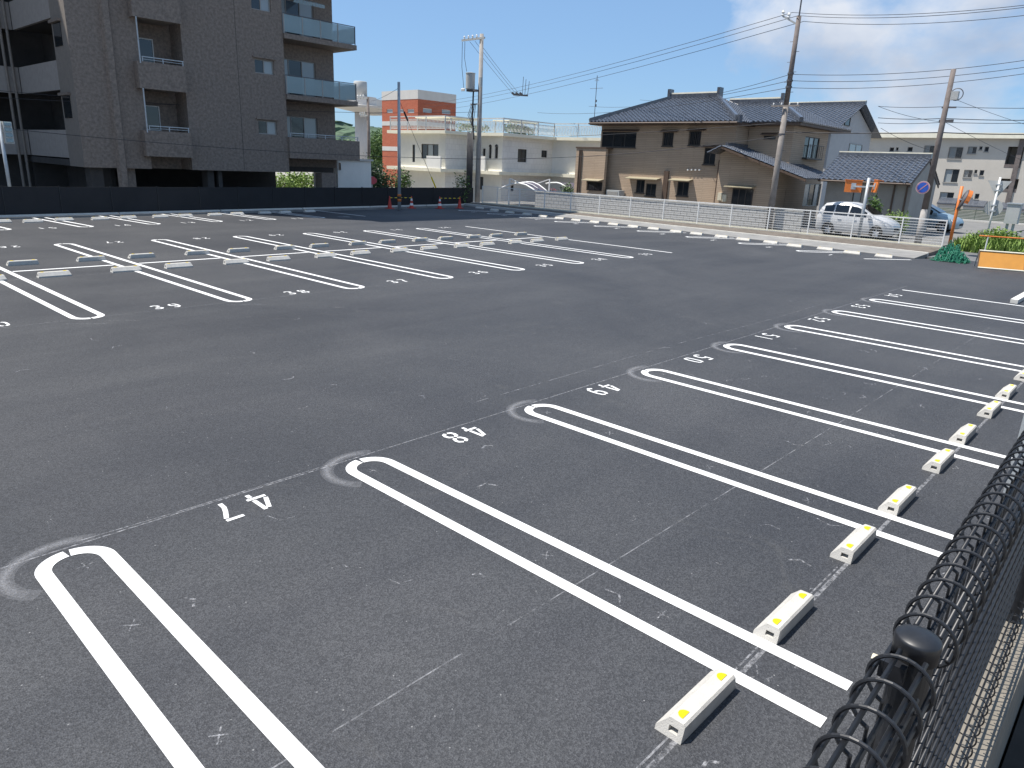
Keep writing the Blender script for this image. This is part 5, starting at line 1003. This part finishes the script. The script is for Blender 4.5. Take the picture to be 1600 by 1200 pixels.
# traffic cones and bars
def cone(x, y, striped, label):
    t = empty('traffic_cone', (x, y, 0.0), label, 'traffic cone', 'cones by the slim pole'); H = 0.72
    MB().box(x-0.19, x+0.19, y-0.19, y+0.19, 0.001, 0.035).build('base', 'red', t); R = lambda z: 0.14-0.115*z/H
    for k in range(5):
        z0, z1_ = 0.036+(H-0.036)*k/5, 0.036+(H-0.036)*(k+1)/5-0.001; MB().lathe([(R(z0), z0), (R(z1_), z1_)], (x, y, 0), 16).build('body', 'whitem' if striped and k in (1, 3) else 'red', t, False)
for (px_, py_), st, lb in (((609, 326), False, 'plain red traffic cone left of the slim pole'), ((643, 325.5), True, 'red and white cone just right of the slim pole'), ((687, 326), True, 'red and white cone under the yellow guy guard'), ((718, 325.5), False, 'plain red traffic cone at right end of the four')):
    g = G(px_, py_); cone(g.x, g.y, st, lb)
for (a, b, lb) in ((609, 643, 'yellow and black bar between the two left cones'), (687, 718, 'yellow and black bar between the two right cones')):
    ga, gb_ = G(a, 326), G(b, 325.7); ga.z = gb_.z = 0.62; t = empty('cone_bar', ga, lb, 'barrier bar', 'cone bars'); n = 9
    for k in range(n): MB().tube([ga+(gb_-ga)*(k/n), ga+(gb_-ga)*((k+0.985)/n)], 0.018, 8).build('stripe', 'yellow' if k % 2 == 0 else 'wire', t)
# yellow barrier board at the entrance
g0 = G(1527, 419); g1 = g0+Vector((0.9, -2.6, 0)); dv = (g1-g0).normalized(); nv = Vector((-dv.y, dv.x, 0)); nv = nv if nv.x < 0 else -nv; t = empty('barrier_board', g0, 'long yellow barrier board at the lot entrance on the right', 'barrier')
zt_b = 0.56; bk = -nv*0.35
MB().prism([g0+Vector((0, 0, 0.06)), g1+Vector((0, 0, 0.06)), g1+bk+Vector((0, 0, zt_b)), g0+bk+Vector((0, 0, zt_b))], -nv*0.02).build('board', 'yellowboard', t)
for z, o in ((0.03, Vector((0, 0, 0))), (zt_b+0.03, bk)): MB().tube([g0+o+Vector((0, 0, z)), g1+o+Vector((0, 0, z))], 0.025, 8).build('rail', 'fascia', t)
for f in (0.0, 0.5, 1.0): pp = g0+(g1-g0)*f; MB().tube([pp+bk+Vector((0, 0, zt_b)), pp+bk*2+Vector((0, 0, 0.0))], 0.022, 8).build('leg', 'galv', t); MB().tube([pp+Vector((0, 0, 0.03)), pp+bk+Vector((0, 0, zt_b+0.03))], 0.022, 8).build('side_tube', 'brown', t)
pp0, pp1 = g0+bk*3+Vector((0, 0, 0)), g1+bk*3
t = empty('barrier_rail', pp0, 'thin orange pipe rail over the grass behind the yellow board', 'rail'); z_ = 1.05; MB().tube([pp0+Vector((0, 0, z_)), pp1+Vector((0, 0, z_))], 0.025, 8).build('rail', 'orange', t)
for f in (0.1, 0.9): pp = pp0+(pp1-pp0)*f; MB().tube([pp+Vector((0, 0, -0.03)), pp+Vector((0, 0, z_))], 0.022, 8).build('leg', 'whitem', t)
# heap of green netting
nc = G(1490, 409); rng = random.Random(3); t = empty('net_heap', nc, 'crumpled heap of green netting against the kerb', 'netting')
def hmap(u, v): return max(0.03, (0.62-0.55*(u*u+v*v))*(0.75+0.35*math.sin(5*u+3*v)+0.2*math.sin(11*v-7*u)))
mb = MB(); N_ = 16
pts = [[(nc.x+(i/N_-0.5)*0.9+rng.uniform(-.05, .05), nc.y+0.1+(j/N_-0.5)*1.15+rng.uniform(-.05, .05), hmap((i/N_-.5)*2, (j/N_-.5)*2)+rng.uniform(-.07, .07)) for j in range(N_+1)] for i in range(N_+1)]
for i in range(N_+1): mb.tube(pts[i], 0.013, 4, cap=False); mb.tube([pts[k][i] for k in range(N_+1)], 0.013, 4, cap=False)
mb.build('mesh_cords', 'net', t, kind='stuff')
mb = MB(); mb.add([(p_[0], p_[1], max(0.01, p_[2]-0.1)) for r_ in pts for p_ in r_], [(i*(N_+1)+j, i*(N_+1)+j+1, (i+1)*(N_+1)+j+1, (i+1)*(N_+1)+j) for i in range(N_) for j in range(N_) if rng.random() < 0.7]); mb.build('folded_net', 'net', t)
# galvanised post near the mesh fence, right edge
gp = D(1606, 690, 6.0); zst = zat(gp.x, gp.y, 676); t = empty('steel_post', (gp.x, gp.y, 0), 'stepped galvanised post at the right edge beside the fence', 'post')
MB().lathe([(0.075, 0), (0.075, zst-0.01), (0.072, zst)], (gp.x, gp.y, 0), 24).build('sleeve', 'galv', t, False); MB().lathe([(0.057, zst+0.001), (0.057, 3.4)], (gp.x, gp.y, 0), 24).build('tube', 'galv', t, False)

# ================================================================== CARPORT
def arch(xp, pts): return [Vector((xp, *onx(a, b, xp))) for a, b in pts]
cp = empty('carport', (38, 28, 0), 'arched carport roofs with white frames behind the white fence', 'carport')
A1 = arch(36.6, [(781, 295), (790, 291), (800, 287.5), (811, 286), (822, 289), (832, 295), (841, 302)]); A2 = arch(39.0, [(808, 287.5), (816, 285.5), (824, 284.5), (833, 285), (842, 289), (850, 295), (858, 302)]); A3 = arch(42.0, [(853, 287), (858, 286), (864, 285.5), (870, 285.5), (876, 287), (881, 290), (886, 294)])
for A in (A1, A2, A3): MB().tube(A, 0.06, 6).build('arch_frame', 'whitem', cp, True)
mb = MB(); n = len(A1); mb.add(A1+A2, [(k, k+1, n+k+1, n+k) for k in range(n-1)]); mb.build('roof_sheet', 'poly', cp); MB().tube([(a+b)/2 for a, b in zip(A1, A2)], 0.03, 5).build('arch_frame', 'whitem', cp)
mb = MB(); A4 = [v+Vector((2.4, 0.5, 0)) for v in A3]; mb.add(A3+A4, [(k, k+1, n+k+1, n+k) for k in range(n-1)]); mb.build('roof_sheet', 'poly', cp)
for P_ in (A1[-1], A2[-1], A3[-1]): MB().box(P_.x-0.05, P_.x+0.05, P_.y-0.05, P_.y+0.05, -0.05, P_.z-0.05).build('post', 'whitem', cp)
mb = MB(); q = Vector((39.0, *onx(859, 280, 39.0))); MB().box(q.x-0.04, q.x+0.04, q.y-0.04, q.y+0.04, 0, q.z).build('post', 'whitem', cp); MB().bar(q, Vector((39.0, *onx(838, 287, 39.0))), 0.05).build('brace', 'whitem', cp); MB().bar(Vector((36.6, *onx(797, 279, 36.6))), Vector((36.6, *onx(812, 286, 36.6))), 0.05).build('brace', 'whitem', cp)
q = Vector((36.6, *onx(796.5, 279, 36.6))); MB().box(q.x-0.04, q.x+0.04, q.y-0.04, q.y+0.04, 0, q.z).build('post', 'whitem', cp)

# ================================================================== CARS
def car(name, x, y, rz, paint, label):
    t = empty(name, (0, 0, 0), label, 'car')
    S = [(2.10, .34, .60, .60, .64, .50), (2.0, .24, .72, .74, .80, .62), (1.55, .2, .86, .82, .98, .70), (1.08, .2, .93, .84, 1.08, .72), (.62, .2, .95, .845, 1.32, .66), (.18, .2, .96, .85, 1.54, .60), (-.4, .2, .97, .85, 1.63, .59), (-1.2, .2, .98, .85, 1.61, .59), (-1.75, .2, .99, .84, 1.53, .585), (-1.98, .22, .98, .82, 1.30, .63), (-2.08, .3, .94, .79, 1.02, .68)]
    def sec(s):
        X, zb, zs_, w, zt, wr = s; h = [(0, zb), (w*.9, zb), (w*.985, zb+.12), (w, (zb+zs_)/2+.08), (w*.985, zs_), (wr, zt-.07), (wr*.82, zt), (0, zt+.015)]
        return [(X, -a, b) for a, b in h]+[(X, a, b) for a, b in h[-2:0:-1]]
    R_ = [sec(s) for s in S]; n = len(R_[0]); mb = MB()
    mb.add(sum(R_, []), [(i*n+k, i*n+(k+1) % n, (i+1)*n+(k+1) % n, (i+1)*n+k) for i in range(len(R_)-1) for k in range(n)]+[tuple(range(n))[::-1], tuple((len(R_)-1)*n+k for k in range(n))])
    body = mb.build('body', paint, t, True)
    def itp(X):
        for a, b in zip(S[:-1], S[1:]):
            if a[0] >= X >= b[0]: f = (a[0]-X)/(a[0]-b[0]); return [p+(q-p)*f for p, q in zip(a, b)]
    def sidept(X, f, s):
        _, zb, zs_, w, zt, wr = itp(X); a = Vector((X, w*.985, zs_)); b = Vector((X, wr, zt-.07)); p = a+(b-a)*f; return (p.x, s*(p.y+0.012), p.z+0.004)
    for s in (-1, 1):
        for (xa_, xb_) in (((.66), (-.28)), ((-.36), (-1.10)), ((-1.18), (-1.72))):
            m_ = MB(); xsn = [xa_+(xb_-xa_)*k/5 for k in range(6)]; lo = [sidept(X, .06, s) for X in xsn]; hi = [sidept(X, .88, s) for X in xsn]
            m_.add(lo+hi, [(k, k+1, 7+k, 6+k) for k in range(5)]); m_.build('side_window', 'carglass', t)
        m_ = MB(); m_.box(.75, .95, s*.86 if s > 0 else -1.02, 1.02 if s > 0 else -.86, .98, 1.1); m_.build('door_mirror', paint, t)
        m_ = MB(); m_.prism([(2.02, s*.50, .60), (1.72, s*.795, .66), (1.62, s*.80, .80), (1.96, s*.56, .74)], (0.035, s*0.03, 0.01)); m_.build('head_lamp', 'lamp', t)
        for X in (-.32, -1.14): pass
        for X in (.1, -.75): m_ = MB(); m_.box(X-.1, X+.1, min(s*.845, s*.875), max(s*.845, s*.875), .80, .83); m_.build('door_handle', 'alloy', t)
        for X in (1.32, -1.32):
            wch = bpy.data.objects.new('wheel', None); COL.objects.link(wch); wch.parent = t; wch.location = (X, s*.76, .30)
            def ring_(r0, y0, r1, y1): return [[(X+r*math.cos(2*math.pi*k/20), s*yy, .30+r*math.sin(2*math.pi*k/20)) for k in range(20)] for r, yy in ((r0, y0), (r1, y1))]
            m_ = MB(); L_ = [(.17, .70), (.29, .69), (.30, .72), (.30, .84), (.285, .865), (.2, .868)]
            vv = [[(X+r*math.cos(2*math.pi*k/20), s*yy, .30+r*math.sin(2*math.pi*k/20)) for k in range(20)] for r, yy in L_]
            m_.add(sum(vv, []), [(i*20+k, i*20+(k+1) % 20, (i+1)*20+(k+1) % 20, (i+1)*20+k) for i in range(len(L_)-1) for k in range(20)]); m_.build('tyre', 'tyre', wch, True)
            m_ = MB(); m_.add([(X, s*.862, .30)]+[(X+(.2 if k % 2 else .165)*math.cos(2*math.pi*k/20), s*(.862 if k % 4 < 2 else .83), .30+(.2 if k % 2 else .165)*math.sin(2*math.pi*k/20)) for k in range(20)], [(0, 1+k, 1+(k+1) % 20) for k in range(20)]); m_.build('rim', 'alloy', wch)
            m_ = MB(); m_.add([(X, s*.852, .34)]+[(X+.36*math.cos(math.pi*k/14-0.25+k*0.036), s*.8555, .31+.36*math.sin(math.pi*k/14-0.25+k*0.036)) for k in range(15)], [(0, 1+k, 2+k) for k in range(14)]); m_.build('wheel_arch', 'tyre', t)
    def cen(X, dy, dz=0.0): _, zb, zs_, w, zt, wr = itp(X); return [(X+0.01, -wr*dy, zt-.03+dz), (X+0.01, wr*dy, zt-.03+dz)]
    xsn = [1.02, .8, .62, .4, .22]; m_ = MB(); vs_ = sum([cen(X, .93, .058) for X in xsn], []); m_.add(vs_, [(2*k, 2*k+1, 2*k+3, 2*k+2) for k in range(4)]); m_.build('windscreen', 'carglass', t)
    m_ = MB(); m_.box(2.06, 2.115, -.42, .42, .42, .56); m_.build('grille', 'tyre', t)
    t.location = (x, y, 0.02); t.rotation_euler = (0, 0, rz); return t
cy1 = onx(1366, 374, 36.7)[0]
c_ = car('parked_car', 37.55, cy1+1.15, -math.pi/2, 'silver', 'silver hatchback parked behind the white fence facing right'); c_.scale = (0.87, 1, 1.03)
q = onx(1487, 350, 47.5); car('parked_car', 48.2, q[0]+1.75, -math.pi/2, 'bluecar', 'pale blue car half hidden beyond the brown pole')

# ================================================================== PLANTS
def foliage(name, m, parent, blobs, n, size, seed, flat=0.0):
    r = random.Random(seed); mb = MB(); tot = sum(b[3]*b[4]*b[5] for b in blobs)
    for (cx, cy, cz_, rx, ry, rz_) in blobs:
        for _ in range(max(6, int(n*rx*ry*rz_/tot))):
            d = Vector((r.gauss(0, 1), r.gauss(0, 1), r.gauss(0, 1))).normalized()*(r.random()**0.45)
            if r.random() < 0.1: d *= 1.22
            p = Vector((cx+d.x*rx, cy+d.y*ry, cz_+d.z*rz_)); a = Vector((r.gauss(0, 1), r.gauss(0, 1), r.gauss(0, 0.6))).normalized(); b = a.orthogonal().normalized(); b = (b*math.cos(r.random()*6)+a.cross(b)*math.sin(r.random()*6)).normalized()
            s = size*r.uniform(.6, 1.35); mb.add([p-a*s, p+b*s*.45, p+a*s, p-b*s*.45], [(0, 1, 2, 3)])
    return mb.build(name, m, parent)
def shrub(name, c, r, h, label, m='leaf', n=900, size=.09, seed=1, cat='shrub', base=-0.05, group=None):
    t = empty(name, (c[0], c[1], base), label, cat, group); rg = random.Random(seed)
    bl = [(c[0]+rg.uniform(-.5, .5)*r, c[1]+rg.uniform(-.5, .5)*r, base+h*rg.uniform(.35, .85), r*rg.uniform(.4, .62), r*rg.uniform(.4, .62), h*rg.uniform(.16, .3)) for _ in range(9)]+[(c[0], c[1], base+h*.45, r*.75, r*.75, h*.42)]
    foliage('crown', m, t, bl, n, size, seed); mb = MB()
    for k in range(4): a = k*1.7+seed; mb.tube([(c[0], c[1], base), (c[0]+.2*r*math.cos(a), c[1]+.2*r*math.sin(a), base+h*.35), (c[0]+.55*r*math.cos(a), c[1]+.55*r*math.sin(a), base+h*.75)], .05, 6, .012)
    mb.build('trunk', 'bark', t); return t
q = D(592, 300, 52); shrub('shrub', (q.x, q.y), 1.5, zat(q.x, q.y, 255)+.9, 'dark round tree left of the slim pole', 'leafd', 2600, .11, 5, 'tree', -.9)
q = D(626, 300, 53); shrub('shrub', (q.x, q.y), 1.0, zat(q.x, q.y, 266)+.9, 'light green shrub right behind the slim pole', 'leaf', 1300, .10, 6, 'shrub', -.9)
q = D(582, 300, 60); shrub('shrub', (q.x, q.y), 1.3, zat(q.x, q.y, 237)+.9, 'sparse tree beside the dark slim utility pole', 'leafd', 700, .10, 8, 'tree', -.9)
q = D(720, 300, 48.5); shrub('shrub', (q.x, q.y), 0.7, zat(q.x, q.y, 258)+.9, 'wispy olive shrub left of the black cable pipes', 'leaf', 420, .09, 9, 'shrub', -.9)
for k, px_ in enumerate((440, 462, 480)): x_, z_ = ony(px_, 284, 47.5+k); shrub('shrub', (x_, 47.5+k), 1.5, zat(x_, 47.5+k, 268)+.9, '%s sunlit shrub seen through the apartment ground floor' % ('left', 'middle', 'right')[k], 'weed', 900, .13, 20+k, 'shrub', -.9, 'shrubs behind the apartment pilotis')
q = Vector((37.4, onx(888, 295, 37.4)[0], 0)); shrub('shrub', q, .55, onx(888, 284, 37.4)[1], 'leafy green shrub at the left corner of the tan house', 'leaf', 800, .07, 11)
q = Vector((37.8, onx(868, 295, 37.8)[0], 0)); shrub('shrub', q, .35, onx(868, 288, 37.8)[1], 'small red-flowered shrub beside the arched carport', 'flower', 300, .05, 12)
q = Vector((39.6, onx(1368, 325, 39.6)[0], 0)); shrub('shrub', q, .55, onx(1368, 303, 39.6)[1], 'tall thin green shrub behind the silver car roof', 'leaf', 700, .08, 13)
for k, px_ in enumerate((1386, 1398, 1411)): q = Vector((39.4, onx(px_, 340, 39.4)[0], 0)); shrub('hedge', q, .5, onx(px_, 329, 39.4)[1], '%s part of the clipped hedge right of the silver car' % ('left', 'middle', 'right')[k], 'weed', 800, .05, 14+k, 'hedge', 0, 'hedge beside the silver car')
t = empty('roof_planting', (xm, y1_, zr_), 'olive green pot plants on the white building roof terrace', 'plants'); foliage('leaves', 'leaf', t, [(xm+1.5+k*.6, y2_+.6+k*.25, zr_+.45, .8, .5, .4) for k in range(7)]+[(xa+2+.8*k, y1_+.3, zr_+.4, .7, .5, .35) for k in range(4)], 1500, .11, 31)
# weeds by the entrance
def grassmass(name, label, cx, cy, rx, ry, n, hmax, seed, m='weed', z0=-0.03):
    r = random.Random(seed); mb = MB()
    for _ in range(n):
        a = r.random()*6.28; d = math.sqrt(r.random()); x, y = cx+rx*d*math.cos(a), cy+ry*d*math.sin(a); h = hmax*r.uniform(.35, 1)*(1-.5*d); b = r.random()*6.28; lx, ly = math.cos(b), math.sin(b); w = .018+.02*r.random(); l = h*r.uniform(.2, .6)
        mb.add([(x-w*ly, y+w*lx, z0), (x+w*ly, y-w*lx, z0), (x+lx*l*.4+w*ly, y+ly*l*.4-w*lx, z0+h*.6), (x+lx*l*.4-w*ly, y+ly*l*.4+w*lx, z0+h*.6), (x+lx*l, y+ly*l, z0+h)], [(0, 1, 2, 3), (3, 2, 4)])
    o = mb.build(name, m, None, loc=(cx, cy, z0)); return tag(o, label, 'grass', kind='stuff')
q = G(1532, 396); grassmass('weeds', 'bright green clump of tall weeds behind the netting', q.x+1.6, q.y-.1, 1.3, 1.5, 2200, 1.15, 41)
t = empty('weed_clump', (q.x+1.6, q.y, -0.03), 'leafy bright weed bush between netting and white sign post', 'weeds'); foliage('leaves', 'weed', t, [(q.x+1.4, q.y+.3, .45, .6, .8, .42), (q.x+1.8, q.y-.5, .5, .6, .7, .5), (q.x+1.6, q.y-.1, .75, .4, .5, .35)], 1500, .07, 77)
q = G(1580, 392); grassmass('grass', 'rough grass behind the yellow board', q.x+1.2, q.y-.6, 2.2, 2.6, 5200, .75, 42, 'leaf'); 
# distant wooded hill and tree belt
def hill(name, pts, dist, depth, seed):
    r = random.Random(seed); mb = MB(); n = 220; row = []
    for i in range(n+1):
        px_ = pts[0][0]+(pts[-1][0]-pts[0][0])*i/n
        for a, b in zip(pts[:-1], pts[1:]):
            if a[0] <= px_ <= b[0]: f = (px_-a[0])/(b[0]-a[0]); py_ = a[1]+(b[1]-a[1])*f
        p = D(px_, py_, dist); row.append(p)
    vs_ = []
    for j in range(7):
        f = j/6
        for p in row: o = Vector((fw.x, fw.y, 0)).normalized()*depth*(f-1); h = (p.z+2)*math.sin(f*math.pi/2)-2; vs_.append((p.x+o.x+r.uniform(-2, 2), p.y+o.y+r.uniform(-2, 2), h+r.uniform(-1.6, 1.6)*(1 if j else 0)))
    mb.add(vs_, [(j*(n+1)+i, j*(n+1)+i+1, (j+1)*(n+1)+i+1, (j+1)*(n+1)+i) for j in range(6) for i in range(n)])
    return mb.build(name, 'hillm', None, False)
tag(hill('wooded_hill', [(380, 225), (500, 210), (530, 196), (545, 192), (562, 200), (600, 204), (700, 208), (1000, 240), (1700, 285)], 420, 160, 51), kind='structure')
for k, (px_, py_, d_) in enumerate(((535, 215, 150), (553, 219, 160), (585, 206, 150), (595, 208, 158))):
    q = D(px_, 245, d_); shrub('broadleaf_tree', (q.x, q.y), 3.2, zat(q.x, q.y, py_)+.9, '%s of the far green trees between apartment and brick block' % ('first', 'second', 'third', 'fourth')[k], 'leaf', 1500, .32, 60+k, 'tree', -.9, 'far trees by the tower')
